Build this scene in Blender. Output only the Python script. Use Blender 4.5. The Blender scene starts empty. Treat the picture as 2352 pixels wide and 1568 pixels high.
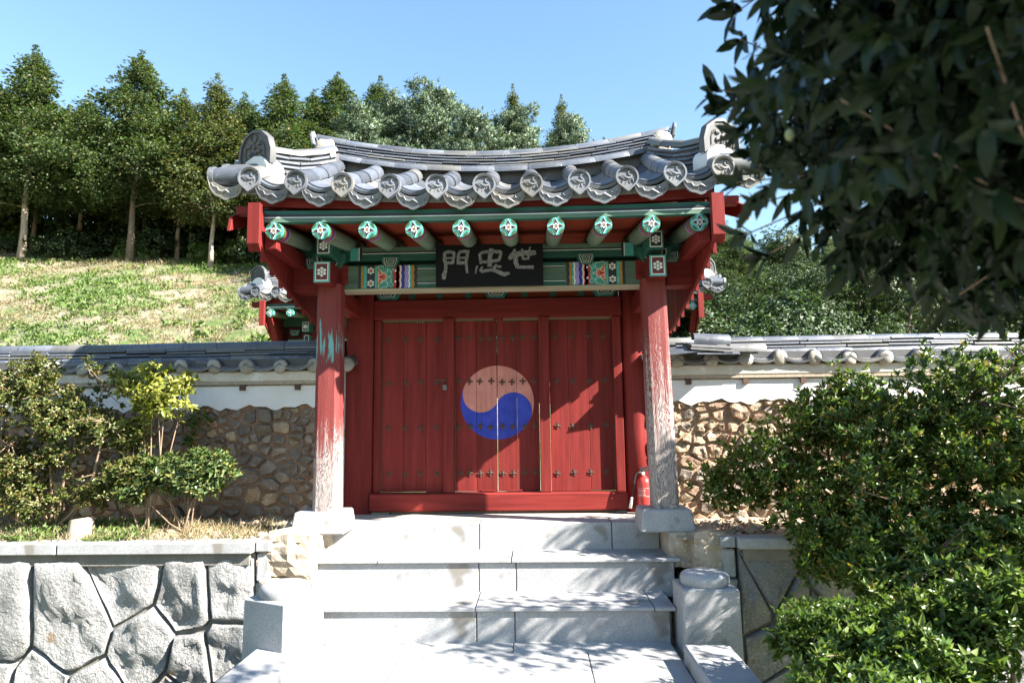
import bpy, bmesh, math, random
import numpy as np
from mathutils import Vector, Matrix, Euler, noise as mnoise
R = random.Random(7); NR = np.random.default_rng(11)
SC = bpy.context.scene; COL = SC.collection
# ------------------------------------------------------------------ camera, sky, sun, exposure
FPX, CXP, CYP = 1568.0, 1176.0, 784.0            # focal length and centre in px of a 2352x1568 view
CAM = np.array([0.375, 0.0, 0.87]); PITCH = math.atan(196/1568); YAW = 0.03; ROLL = 0.012
_f = np.array([-math.sin(YAW)*math.cos(PITCH), math.cos(YAW)*math.cos(PITCH), math.sin(PITCH)])
_r = np.array([math.cos(YAW), math.sin(YAW), 0.0]); _u = np.cross(_r, _f)
_r2 = _r*math.cos(ROLL)-_u*math.sin(ROLL); _u2 = _u*math.cos(ROLL)+_r*math.sin(ROLL)
cam = bpy.data.cameras.new('camera'); co = bpy.data.objects.new('camera', cam); COL.objects.link(co)
cam.sensor_width = 36; cam.lens = 36*FPX/2352; cam.clip_start = 0.05; cam.clip_end = 2000
co.matrix_world = Matrix(((_r2[0], _u2[0], -_f[0], CAM[0]), (_r2[1], _u2[1], -_f[1], CAM[1]), (_r2[2], _u2[2], -_f[2], CAM[2]), (0, 0, 0, 1)))
cam.dof.use_dof = True; cam.dof.focus_distance = 6.5; cam.dof.aperture_fstop = 2.4
SC.camera = co
SUN_TO = Vector((2.35, -1.0, 1.85)).normalized()
SUN_EL = math.asin(SUN_TO.z); SUN_AZ = math.atan2(SUN_TO.x, SUN_TO.y)
W = bpy.data.worlds.new('World'); SC.world = W; W.use_nodes = True
nt = W.node_tree; nt.nodes.clear()
sky = nt.nodes.new('ShaderNodeTexSky'); sky.sky_type = 'NISHITA'; sky.sun_disc = False
sky.sun_elevation = SUN_EL; sky.sun_rotation = SUN_AZ
sky.altitude = 100; sky.air_density = 1.8; sky.dust_density = 0.3; sky.ozone_density = 6.0
bg = nt.nodes.new('ShaderNodeBackground'); bg.inputs[1].default_value = 0.062
wo = nt.nodes.new('ShaderNodeOutputWorld')
nt.links.new(sky.outputs[0], bg.inputs[0]); nt.links.new(bg.outputs[0], wo.inputs[0])
sl = bpy.data.lights.new('sun', 'SUN'); sl.energy = 5.0; sl.angle = math.radians(0.53); sl.color = (1.0, 0.95, 0.87)
so = bpy.data.objects.new('sun', sl); COL.objects.link(so)
so.rotation_euler = (-SUN_TO).to_track_quat('-Z', 'Y').to_euler(); so.location = (20, -10, 18)
SC.view_settings.view_transform = 'Standard'; SC.view_settings.look = 'None'
SC.view_settings.exposure = 2.28; SC.view_settings.gamma = 1.0; SC.view_settings.use_curve_mapping = False
SC.render.engine = 'CYCLES'
try:
    SC.cycles.max_bounces = 6; SC.cycles.transparent_max_bounces = 4; SC.cycles.use_denoising = True
    SC.cycles.sample_clamp_indirect = 6
except Exception: pass

def at(x, y, Y):
    d = _f*FPX+_r2*(x-CXP)-_u2*(y-CYP); t = (Y-CAM[1])/d[1]; return CAM+t*d
def atz(x, y, Z):
    d = _f*FPX+_r2*(x-CXP)-_u2*(y-CYP); t = (Z-CAM[2])/d[2]; return CAM+t*d
def px(p):
    v = np.array(p)-CAM; z = v@_f; return CXP+FPX*(v@_r2)/z, CYP-FPX*(v@_u2)/z
# ------------------------------------------------------------------ helpers
class MB:
    def __init__(s): s.v = []; s.f = []; s.m = []
    def add(s, vs, fs, mi=0):
        b = len(s.v); s.v += [tuple(v) for v in vs]; s.f += [tuple(i+b for i in f) for f in fs]; s.m += [mi]*len(fs); return s
    def box(s, x0, x1, y0, y1, z0, z1, mi=0, top=0.0, M=None):
        t = top; vs = [(x0,y0,z0),(x1,y0,z0),(x1,y1,z0),(x0,y1,z0),(x0+t,y0+t,z1),(x1-t,y0+t,z1),(x1-t,y1-t,z1),(x0+t,y1-t,z1)]
        if M is not None: vs = [M@Vector(v) for v in vs]
        return s.add(vs, [(0,3,2,1),(4,5,6,7),(0,1,5,4),(1,2,6,5),(2,3,7,6),(3,0,4,7)], mi)
    def prism(s, poly, a, b, mi=0, axis='y'):
        n = len(poly); g = {'y': lambda p, h: (p[0], h, p[1]), 'x': lambda p, h: (h, p[0], p[1]), 'z': lambda p, h: (p[0], p[1], h)}[axis]
        vs = [g(p, a) for p in poly]+[g(p, b) for p in poly]
        fs = [tuple(range(n))[::-1], tuple(range(n, 2*n))]+[(i, (i+1) % n, n+(i+1) % n, n+i) for i in range(n)]
        return s.add(vs, fs, mi)
    def tube(s, pts, rad, n=8, mi=0, cap=True, a0=0.0, a1=2*math.pi, up=None, thick=None):
        pts = [Vector(p) for p in pts]
        if not hasattr(rad, '__len__'): rad = [rad]*len(pts)
        closed = abs((a1-a0)-2*math.pi) < 1e-6; k = n if closed else n+1
        vs = []; U = None
        for i, p in enumerate(pts):
            t = (pts[min(i+1, len(pts)-1)]-pts[max(i-1, 0)]).normalized()
            if U is None:
                U = Vector(up) if up else (Vector((0,0,1)) if abs(t.z) < .9 else Vector((1,0,0)))
            U = (U-t*U.dot(t)).normalized(); S = t.cross(U)
            for j in range(k):
                a = a0+(a1-a0)*j/n; vs.append(p+(S*math.cos(a)+U*math.sin(a))*rad[i])
        fs = []
        for i in range(len(pts)-1):
            for j in range(n):
                j2 = (j+1) % k; fs.append((i*k+j, i*k+j2, (i+1)*k+j2, (i+1)*k+j))
        if cap and closed: fs += [tuple(range(k))[::-1], tuple(range((len(pts)-1)*k, len(pts)*k))]
        return s.add(vs, fs, mi)
    def ribbon(s, pts, w, depth, org, ux, uz, un, mi=0):
        # flat raised stroke: pts 2D, widths w, lying on plane org+ux*x+uz*z, thickness depth along un
        P = [Vector(p) for p in pts]
        if not hasattr(w, '__len__'): w = [w]*len(P)
        L = []; Rr = []
        for i, p in enumerate(P):
            t = (P[min(i+1, len(P)-1)]-P[max(i-1, 0)]).normalized(); nrm = Vector((-t.y, t.x))
            L.append(p+nrm*w[i]/2); Rr.append(p-nrm*w[i]/2)
        poly = L+Rr[::-1]; n = len(P); N = len(poly)
        vs = [org+ux*p.x+uz*p.y for p in poly]+[org+ux*p.x+uz*p.y+un*depth for p in poly]
        fs = [(N+i, N+i+1, N+N-2-i, N+N-1-i) for i in range(n-1)]+[(i, (i+1) % N, N+(i+1) % N, N+i) for i in range(N)]
        return s.add(vs, fs, mi)
    def mesh(s, name, mats, smooth=False, bevel=0.0, recalc=True, seg=1):
        me = bpy.data.meshes.new(name); me.from_pydata(s.v, [], s.f)
        for m in (mats if isinstance(mats, (list, tuple)) else [mats]): me.materials.append(m)
        me.polygons.foreach_set('material_index', s.m)
        if recalc or bevel:
            bm = bmesh.new(); bm.from_mesh(me)
            if recalc: bmesh.ops.recalc_face_normals(bm, faces=bm.faces)
            if bevel:
                es = [e for e in bm.edges if len(e.link_faces) == 2 and e.calc_face_angle(0) > .5]
                bmesh.ops.bevel(bm, geom=es, offset=bevel, segments=seg, affect='EDGES', clamp_overlap=True)
            bm.to_mesh(me); bm.free()
        if smooth is True: me.polygons.foreach_set('use_smooth', [True]*len(me.polygons))
        elif smooth:
            me.polygons.foreach_set('use_smooth', [True]*len(me.polygons)); me.set_sharp_from_angle(angle=smooth)
        me.update(); return me
    def build(s, name, mats, parent=None, smooth=False, bevel=0.0, recalc=True, seg=1):
        return link(name, s.mesh(name, mats, smooth, bevel, recalc, seg), parent)
def link(name, me, parent=None, M=None, loc=None, rot=None, scale=None):
    o = bpy.data.objects.new(name, me); COL.objects.link(o)
    if parent: o.parent = parent
    if M is not None: o.matrix_local = M
    if loc is not None: o.location = loc
    if rot is not None: o.rotation_euler = rot
    if scale is not None: o.scale = scale
    return o
def tag(o, label=None, cat=None, group=None, kind=None):
    if label: o['label'] = label
    if cat: o['category'] = cat
    if group: o['group'] = group
    if kind: o['kind'] = kind
    return o
def thing(name, label, cat, loc=(0,0,0), group=None, rotz=0):
    o = link(name, None, loc=loc, rot=(0,0,rotz)); o.empty_display_size = .2
    return tag(o, label, cat, group)
def frame(o, x, y, z):   # matrix from origin and three axis vectors
    return Matrix(((x[0], y[0], z[0], o[0]), (x[1], y[1], z[1], o[1]), (x[2], y[2], z[2], o[2]), (0,0,0,1)))
def np_mesh(name, V, F, mat, mi=None):
    V = np.asarray(V, dtype=np.float32); F = np.asarray(F, dtype=np.int32); k = F.shape[1]
    me = bpy.data.meshes.new(name); me.vertices.add(len(V)); me.vertices.foreach_set('co', V.ravel())
    me.loops.add(F.size); me.loops.foreach_set('vertex_index', F.ravel())
    me.polygons.add(len(F)); me.polygons.foreach_set('loop_start', np.arange(0, F.size, k, dtype=np.int32))
    for m in (mat if isinstance(mat, (list, tuple)) else [mat]): me.materials.append(m)
    if mi is not None: me.polygons.foreach_set('material_index', np.asarray(mi, dtype=np.int32))
    me.update(calc_edges=True); return me
# ------------------------------------------------------------------ materials
def nodes(name):
    m = bpy.data.materials.new(name); m.use_nodes = True; t = m.node_tree; b = t.nodes['Principled BSDF']; return m, t, b
def N(t, typ, **kw):
    n = t.nodes.new(typ)
    for k, v in kw.items():
        if k == 'inp':
            for i, x in v.items(): n.inputs[i].default_value = x
        else: setattr(n, k, v)
    return n
def noise_tex(t, vec, scale, detail=4, rough=.55, dist=0):
    n = N(t, 'ShaderNodeTexNoise'); n.inputs['Scale'].default_value = scale; n.inputs['Detail'].default_value = detail
    n.inputs['Roughness'].default_value = rough; n.inputs['Distortion'].default_value = dist
    t.links.new(vec, n.inputs['Vector']); return n.outputs[0]
def ramp(t, fac, stops):
    r = N(t, 'ShaderNodeValToRGB'); e = r.color_ramp.elements
    while len(e) < len(stops): e.new(.5)
    for x, (p, c) in zip(e, stops): x.position = p; x.color = (*c, 1) if len(c) == 3 else c
    t.links.new(fac, r.inputs[0]); return r.outputs[0]
def mix(t, fac, a, b, mode='MIX'):
    n = N(t, 'ShaderNodeMix', data_type='RGBA', blend_type=mode)
    for s, v in ((0, fac), (6, a), (7, b)):
        if isinstance(v, (int, float)): n.inputs[s].default_value = v
        elif isinstance(v, tuple): n.inputs[s].default_value = (*v, 1) if len(v) == 3 else v
        else: t.links.new(v, n.inputs[s])
    return n.outputs[2]
def math_(t, op, a, b=None, c=None):
    n = N(t, 'ShaderNodeMath', operation=op)
    for i, v in enumerate((a, b, c)):
        if v is None: continue
        if isinstance(v, (int, float)): n.inputs[i].default_value = v
        else: t.links.new(v, n.inputs[i])
    return n.outputs[0]
def coords(t, stretch=None, world=False):
    if world: v = N(t, 'ShaderNodeNewGeometry').outputs['Position']
    else: v = N(t, 'ShaderNodeTexCoord').outputs['Object']
    if stretch:
        mp = N(t, 'ShaderNodeMapping'); mp.inputs['Scale'].default_value = stretch; t.links.new(v, mp.inputs[0]); v = mp.outputs[0]
    return v
def bump(t, b, h, strength, dist=.01):
    n = N(t, 'ShaderNodeBump'); n.inputs['Strength'].default_value = strength; n.inputs['Distance'].default_value = dist
    t.links.new(h, n.inputs['Height']); t.links.new(n.outputs[0], b.inputs['Normal'])
def scl(c, k): return tuple(min(1, x*k) for x in c)
def surf(name, col, col2=None, scale=6, rough=.7, bscale=40, bstr=.3, bdist=.01, stretch=None, rnd=.0, spec=.5, spots=None, det=5, world=False, tint=None):
    """base surface: two colours mixed by noise, per-object brightness, fine bump, optional speckles (colour, scale, threshold)"""
    m, t, b = nodes(name); v = coords(t, stretch, world)
    n = noise_tex(t, v, scale, det, .6); c = ramp(t, n, [(.3, col), (.7, col2 or scl(col, .75))])
    if spots:
        for sc, ss, th in spots:
            sp = noise_tex(t, v, ss, 3, .6); k = ramp(t, sp, [(th, (0,0,0)), (min(1, th+.06), (1,1,1))]); c = mix(t, k, c, sc)
    if tint:
        r2 = math_(t, 'FRACT', math_(t, 'MULTIPLY', N(t, 'ShaderNodeObjectInfo').outputs['Random'], 13.7)); c = mix(t, math_(t, 'MULTIPLY', math_(t, 'GREATER_THAN', r2, .72), math_(t, 'MULTIPLY', n, 1.1)), c, tint)
    if rnd:
        oi = N(t, 'ShaderNodeObjectInfo').outputs['Random']; k = math_(t, 'MULTIPLY_ADD', oi, 2*rnd, 1-rnd)
        hs = N(t, 'ShaderNodeHueSaturation'); t.links.new(c, hs.inputs['Color']); t.links.new(k, hs.inputs['Value']); c = hs.outputs[0]
    t.links.new(c, b.inputs['Base Color']); b.inputs['Roughness'].default_value = rough; b.inputs['Specular IOR Level'].default_value = spec
    if bstr: bump(t, b, noise_tex(t, v, bscale, 6, .65), bstr, bdist)
    return m
def paint(name, col, rough=.6, worn=.0, wcol=(.42,.40,.36), axis='z', fade=.5):
    """painted timber: streaky fading along the grain, cracks and flaked specks of bare grey wood"""
    m, t, b = nodes(name); s = {'z': (9, 9, .55), 'x': (.55, 9, 9), 'y': (9, .55, 9)}[axis]
    v = coords(t, s); v0 = coords(t)
    n = noise_tex(t, v, 2.2, 6, .65); c = ramp(t, n, [(.25, scl(col, 1-fade)), (.55, col), (.8, scl(col, 1+fade*.7))])
    big = noise_tex(t, v0, 1.7, 4, .6); c = mix(t, math_(t, 'MULTIPLY', big, .35), c, scl(col, .55))
    oi = N(t, 'ShaderNodeObjectInfo').outputs['Random']; k = math_(t, 'MULTIPLY_ADD', oi, .28, .86)
    hs = N(t, 'ShaderNodeHueSaturation'); t.links.new(c, hs.inputs['Color']); t.links.new(k, hs.inputs['Value']); c = hs.outputs[0]
    fl = noise_tex(t, v, 4.5, 8, .75); th = .74-.12*worn
    c = mix(t, ramp(t, fl, [(th, (0,0,0)), (th+.05, (1,1,1))]), c, wcol)
    cr = noise_tex(t, coords(t, tuple(x*3 if x > 1 else x*.6 for x in s)), 1.3, 5, .6)
    c = mix(t, ramp(t, cr, [(.26, (1,1,1)), (.31, (0,0,0))]), c, scl(col, .25))
    t.links.new(c, b.inputs['Base Color']); b.inputs['Roughness'].default_value = rough; b.inputs['Specular IOR Level'].default_value = .14
    h = math_(t, 'ADD', n, math_(t, 'MULTIPLY', cr, .8)); bump(t, b, h, .35, .006)
    return m
def leafmat(name, cols, rough=.38, trans=.28, tcol=None, spec=.5):
    """foliage: colour varies leaf by leaf"""
    m, t, b = nodes(name); rp = N(t, 'ShaderNodeNewGeometry').outputs['Random Per Island']
    oi = N(t, 'ShaderNodeObjectInfo').outputs['Random']
    f = math_(t, 'FRACT', math_(t, 'ADD', rp, oi))
    c = ramp(t, f, [(i/max(1, len(cols)-1), x) for i, x in enumerate(cols)])
    t.links.new(c, b.inputs['Base Color']); b.inputs['Roughness'].default_value = rough; b.inputs['Specular IOR Level'].default_value = spec
    tr = N(t, 'ShaderNodeBsdfTranslucent'); tc = mix(t, 1.0, c, tcol or (1.0, 1.0, .55), 'MULTIPLY')
    hs = N(t, 'ShaderNodeHueSaturation'); hs.inputs['Value'].default_value = 1.6; t.links.new(tc, hs.inputs['Color']); t.links.new(hs.outputs[0], tr.inputs[0])
    ms = N(t, 'ShaderNodeMixShader'); ms.inputs[0].default_value = trans
    t.links.new(b.outputs[0], ms.inputs[1]); t.links.new(tr.outputs[0], ms.inputs[2])
    t.links.new(ms.outputs[0], t.nodes['Material Output'].inputs[0]); return m
M = {}
RED = (.185, .0235, .0205)
M['red'] = paint('red_paint', RED, worn=.1, axis='z'); M['redx'] = paint('red_paint_x', RED, worn=.05, axis='x'); M['redy'] = paint('red_paint_y', RED, worn=.0, axis='y')
M['redo'] = paint('red_orange_paint', (.27, .045, .022), worn=0, axis='x', fade=.2)
M['teal'] = paint('teal_paint', (.035, .115, .088), worn=.5, axis='x', wcol=(.25,.30,.25))
M['tealv'] = paint('teal_paint_v', (.04, .15, .115), worn=.3, axis='z', wcol=(.25,.30,.25))
M['pale'] = paint('pale_green_paint', (.105, .165, .122), worn=.45, axis='x', wcol=(.30,.27,.2), fade=.45)
M['paley'] = paint('pale_green_rafter_paint', (.155, .21, .15), worn=.35, axis='y', wcol=(.30,.27,.2), fade=.4)
M['dkgreen'] = surf('dark_green_paint', (.02,.075,.055), (.03,.10,.07), 3, .6, 30, .1)
M['olive'] = surf('olive_paint', (.055,.10,.03), (.04,.08,.03), 12, .6, 60, .1)
M['cyan'] = surf('turquoise_paint', (.08,.40,.35), (.05,.29,.25), 22, .5, 60, .12)
M['black'] = surf('black_paint', (.010,.011,.014), (.018,.018,.02), 9, .5, 60, .1)
M['white'] = surf('white_paint', (.78,.78,.74), (.6,.6,.56), 20, .6, 60, .1)
M['cream'] = paint('cream_paint', (.42,.38,.27), worn=.3, axis='x', wcol=(.25,.08,.05))
M['orange'] = surf('orange_paint', (.60,.12,.05), (.48,.09,.04), 14, .6, 60, .1)
M['crimson'] = surf('crimson_paint', (.42,.02,.03), (.33,.02,.03), 14, .6, 60, .1)
M['violet'] = surf('violet_paint', (.30,.25,.55), (.22,.19,.45), 14, .6, 60, .1)
M['indigo'] = surf('indigo_paint', (.03,.03,.30), (.03,.03,.22), 14, .6, 60, .1)
M['gold'] = surf('ochre_paint', (.42,.22,.03), (.3,.15,.02), 14, .6, 60, .1)
M['sign'] = surf('black_lacquer', (.006,.0062,.007), (.010,.010,.011), 4, .7, 50, .08, stretch=(.5,5,5), spec=.12)
M['chalk'] = surf('chalky_lettering', (.09,.09,.095), (.20,.20,.20), 38, .8, 120, .3, spots=[((.75,.75,.74), 150, .60), ((.05,.05,.055), 120, .62)])
TILE = (.058, .070, .092)
M['tile'] = surf('slate_tile', TILE, (.105,.112,.128), 11, .45, 90, .3, .005, tint=(.15,.14,.12), rnd=.36, spots=[((.22,.21,.19), 26, .66), ((.045,.048,.055), 14, .66)])
M['tilel'] = surf('pale_slate_tile', (.115,.126,.150), (.155,.155,.155), 9, .55, 90, .3, .005, tint=(.20,.18,.145), rnd=.28, spots=[((.23,.22,.19), 26, .62)])
M['tiled'] = surf('dark_slate_tile', (.055,.057,.062), (.085,.08,.076), 16, .6, 70, .3, .004, rnd=.1)
M['plaster'] = surf('white_plaster', (.70,.69,.68), (.60,.58,.55), 3, .9, 60, .3, .006, spots=[((.42,.36,.29), 8, .66), ((.30,.25,.20), 1.6, .72)])
M['plasterb'] = surf('beige_plaster', (.58,.54,.47), (.46,.41,.33), 5, .9, 60, .3, .005, spots=[((.62,.60,.56), 7, .60)])
M['mortar'] = surf('lime_mortar', (.36,.335,.29), (.26,.24,.20), 14, .95, 70, .7, .01, rnd=.1)
M['granite'] = surf('granite', (.34,.34,.34), (.27,.27,.275), 5, .75, 160, .35, .004, rnd=.07, spots=[((.15,.15,.16), 150, .58), ((.48,.48,.48), 130, .60), ((.19,.175,.155), 2.6, .64)])
M['granitep'] = surf('granite_paving', (.37,.37,.365), (.29,.29,.285), 3, .75, 160, .3, .003, rnd=.07, spots=[((.17,.17,.18), 140, .58), ((.50,.50,.49), 130, .60), ((.17,.155,.145), 1.9, .64)])
M['roughgranite'] = surf('rough_granite', (.33,.325,.32), (.235,.23,.22), 6, .9, 30, 1.0, .035, rnd=.24, spots=[((.19,.185,.18), 30, .60), ((.55,.54,.52), 60, .60), ((.22,.16,.11), 3.2, .66)])
M['concrete'] = surf('grey_mortar', (.22,.205,.18), (.14,.13,.115), 5, .95, 30, .6, .015)
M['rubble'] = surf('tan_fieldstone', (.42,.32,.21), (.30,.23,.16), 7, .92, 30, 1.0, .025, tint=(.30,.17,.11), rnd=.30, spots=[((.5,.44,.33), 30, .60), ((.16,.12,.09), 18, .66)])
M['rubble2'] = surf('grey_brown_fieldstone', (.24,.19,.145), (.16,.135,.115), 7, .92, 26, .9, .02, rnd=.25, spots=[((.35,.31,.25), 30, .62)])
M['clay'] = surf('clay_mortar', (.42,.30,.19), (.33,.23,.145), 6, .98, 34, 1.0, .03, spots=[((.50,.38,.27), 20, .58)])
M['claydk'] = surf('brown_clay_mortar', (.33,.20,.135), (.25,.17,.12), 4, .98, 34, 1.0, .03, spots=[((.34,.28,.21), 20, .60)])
M['iron'] = surf('rusty_iron', (.055,.032,.022), (.10,.05,.03), 40, .75, 90, .4, .003)
M['steel'] = surf('dull_steel', (.16,.15,.14), (.10,.09,.08), 20, .45, 90, .15, .002)
M['wood'] = surf('bare_wood', (.40,.33,.25), (.28,.22,.16), 3, .9, 16, .6, .01, stretch=(8,8,1))
M['bark'] = surf('grey_bark', (.22,.17,.13), (.13,.10,.075), 6, .95, 14, .9, .03, stretch=(3,3,.6))
M['barkp'] = surf('pale_bark', (.44,.36,.29), (.30,.23,.18), 6, .95, 14, .7, .02, stretch=(3,3,.6))
M['twig'] = surf('twig_bark', (.26,.18,.12), (.17,.12,.08), 20, .9, 40, .4, .004)
M['twigp'] = surf('pale_twig_bark', (.48,.40,.32), (.34,.27,.21), 20, .9, 40, .4, .004)
# worn column paint: red above, bare silvery grain below
def column_mat(name, z0, z1, teal=False):
    m, t, b = nodes(name); v0 = coords(t); v = coords(t, (14, 14, .5)); rings = coords(t, (7, 7, 1.1))
    n = noise_tex(t, v, 2.0, 7, .7); n2 = noise_tex(t, rings, 2.2, 4, .55, 1.6)
    red = ramp(t, n, [(.25, scl(RED, .7)), (.6, RED), (.85, scl(RED, 1.3))])
    gr = N(t, 'ShaderNodeMath', operation='SINE'); t.links.new(math_(t, 'MULTIPLY', n2, 60), gr.inputs[0])
    wood = ramp(t, math_(t, 'MULTIPLY_ADD', gr.outputs[0], .5, .5), [(.1, (.15,.115,.11)), (.6, (.30,.255,.24)), (1, (.38,.335,.305))])
    sep = N(t, 'ShaderNodeSeparateXYZ'); t.links.new(v0, sep.inputs[0])
    g = N(t, 'ShaderNodeMapRange'); t.links.new(sep.outputs[2], g.inputs[0])
    for i, x in enumerate((z0, z1, 1.0, 0.0)): g.inputs[i+1].default_value = x
    w = math_(t, 'ADD', math_(t, 'MULTIPLY', g.outputs[0], .62), math_(t, 'MULTIPLY', n, .75))
    w = math_(t, 'ADD', w, math_(t, 'MULTIPLY', gr.outputs[0], .06))
    c = mix(t, ramp(t, w, [(.60, (0,0,0)), (.78, (1,1,1))]), red, wood)
    if teal:
        zz = math_(t, 'MULTIPLY_ADD', math_(t, 'ABSOLUTE', math_(t, 'SUBTRACT', sep.outputs[2], 1.62)), .55, .47)
        nn = noise_tex(t, coords(t, (16, 16, .9)), 2.6, 6, .65, .5)
        c = mix(t, ramp(t, math_(t, 'SUBTRACT', nn, zz), [(.035, (0,0,0)), (.06, (1,1,1))]), c, (.13,.36,.34))
    t.links.new(c, b.inputs['Base Color']); b.inputs['Roughness'].default_value = .7
    bump(t, b, math_(t, 'ADD', n, math_(t, 'MULTIPLY', gr.outputs[0], .12)), .5, .008); return m
M['colL'] = column_mat('worn_column_left', .15, 1.25, True); M['colR'] = column_mat('worn_column_right', .15, 2.3)
# door planks carry the painted two-colour circle
def plank_mat():
    m, t, b = nodes('door_plank_paint'); v0 = coords(t); v = coords(t, (10, 10, .5))
    n = noise_tex(t, v, 2.2, 6, .65); base = ramp(t, n, [(.25, scl(RED, .5)), (.5, RED), (.75, scl(RED, 1.35))])
    big = noise_tex(t, v0, 1.4, 4, .6); base = mix(t, math_(t, 'MULTIPLY', big, .4), base, scl(RED, .5))
    oi = N(t, 'ShaderNodeObjectInfo').outputs['Random']; k = math_(t, 'MULTIPLY_ADD', oi, .3, .85)
    hs = N(t, 'ShaderNodeHueSaturation'); t.links.new(base, hs.inputs['Color']); t.links.new(k, hs.inputs['Value']); base = hs.outputs[0]
    sp = N(t, 'ShaderNodeSeparateXYZ'); t.links.new(v0, sp.inputs[0]); X = sp.outputs[0]; Z = math_(t, 'SUBTRACT', sp.outputs[2], 1.125)
    def dist(cx, cz):
        a = math_(t, 'SUBTRACT', X, cx); c = math_(t, 'SUBTRACT', Z, cz)
        return math_(t, 'SQRT', math_(t, 'ADD', math_(t, 'MULTIPLY', a, a), math_(t, 'MULTIPLY', c, c)))
    Rr = .382; ax, az = .885*Rr/2, -.465*Rr/2
    inB = math_(t, 'LESS_THAN', dist(ax, az), Rr/2); inP = math_(t, 'LESS_THAN', dist(-ax, -az), Rr/2)
    side = math_(t, 'LESS_THAN', math_(t, 'ADD', math_(t, 'MULTIPLY', X, .465), math_(t, 'MULTIPLY', Z, .885)), 0)
    blue = math_(t, 'MAXIMUM', inB, math_(t, 'MULTIPLY', side, math_(t, 'SUBTRACT', 1, inP)))
    mott = noise_tex(t, v0, 7, 5, .6)
    pk = ramp(t, mott, [(.3, (.50,.19,.15)), (.7, (.62,.27,.22))]); bl = ramp(t, mott, [(.3, (.030,.045,.33)), (.7, (.05,.075,.46))])
    em = mix(t, blue, pk, bl); em = mix(t, 1.0, em, ramp(t, n, [(.3, (.66,.64,.66)), (.5, (.95,.95,.95)), (.75, (1,1,1))]), 'MULTIPLY'); disc = math_(t, 'LESS_THAN', dist(0, 0), Rr)
    dirt = ramp(t, noise_tex(t, v0, 26, 4, .7), [(.63, (0,0,0)), (.68, (1,1,1))])
    em = mix(t, math_(t, 'MULTIPLY', dirt, .35), em, (.12,.07,.07)); c = mix(t, disc, base, em)
    fl = noise_tex(t, v, 5, 8, .78); c = mix(t, ramp(t, fl, [(.69, (0,0,0)), (.73, (1,1,1))]), c, (.36,.31,.28))
    cr = noise_tex(t, coords(t, (30, 30, .3)), 1.3, 5, .6); c = mix(t, ramp(t, cr, [(.25, (1,1,1)), (.30, (0,0,0))]), c, (.05,.012,.01))
    t.links.new(c, b.inputs['Base Color']); b.inputs['Roughness'].default_value = .62; b.inputs['Specular IOR Level'].default_value = .15
    bump(t, b, math_(t, 'ADD', n, cr), .3, .005); return m
M['plank'] = plank_mat()
# ------------------------------------------------------------------ terrain
def sstep(a, b, x): t = np.clip((x-a)/(b-a), 0, 1); return t*t*(3-2*t)
def hill(X, Y):
    X = np.asarray(X, float); Y = np.asarray(Y, float)
    left = .435*np.clip(Y-9.8, 0, 17.6)+.36*np.clip(Y-27.4, 0, 26)+.1*np.clip(Y-53, 0, 60); right = .26*np.clip(Y-12, 0, 60)
    k = sstep(2, 12, X); z = left*(1-k)+right*k
    z = z+.9*sstep(-10, -30, X)*sstep(12, 26, Y)
    z = -1.6+1.48*sstep(5.85, 6.9, Y)+z
    z = z+.10*np.sin(X*.9+Y*.35)*sstep(10, 14, Y)+.07*np.sin(X*2.3-Y*1.7)*sstep(10, 14, Y)
    return z
xs = np.concatenate([np.linspace(-160, -34, 22), np.linspace(-33, 16, 120), np.linspace(18, 160, 26)])
ys = np.concatenate([np.linspace(-60, 5, 14), np.linspace(5.6, 7.2, 9), np.linspace(8, 30, 70), np.linspace(31, 130, 34)])
gx, gy = np.meshgrid(xs, ys); gz = hill(gx, gy)+NR.normal(0, .018, gx.shape)*(gy > 9)
V = np.stack([gx, gy, gz], -1).reshape(-1, 3); nx, ny = len(xs), len(ys)
idx = np.arange(nx*ny).reshape(ny, nx); F = np.stack([idx[:-1,:-1], idx[:-1,1:], idx[1:,1:], idx[1:,:-1]], -1).reshape(-1, 4)
def terrain_mat():
    m, t, b = nodes('dry_grass_slope'); v = coords(t, None, True)
    n = noise_tex(t, v, .55, 6, .65); n2 = noise_tex(t, v, 3.2, 6, .7)
    c = ramp(t, n2, [(.3, (.185,.15,.105)), (.5, (.25,.215,.16)), (.7, (.13,.105,.07))])
    g = ramp(t, n2, [(.3, (.055,.09,.03)), (.7, (.11,.14,.05))])
    c = mix(t, ramp(t, n, [(.40, (0,0,0)), (.56, (1,1,1))]), c, g)
    t.links.new(c, b.inputs['Base Color']); b.inputs['Roughness'].default_value = 1; b.inputs['Specular IOR Level'].default_value = .1
    bump(t, b, n2, .8, .08); return m
M['slope'] = terrain_mat()
tag(link('terrain', np_mesh('terrain', V, F, M['slope'])), kind='structure')
M['soil'] = surf('sandy_soil', (.44,.35,.24), (.34,.26,.17), 2.2, 1, 30, .9, .02, spots=[((.52,.45,.34), 16, .60), ((.20,.15,.09), 22, .66)])
M['litter'] = surf('dark_soil_with_litter', (.12,.075,.045), (.20,.12,.07), 7, 1, 26, 1, .03, spots=[((.30,.17,.08), 22, .62)])
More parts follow.
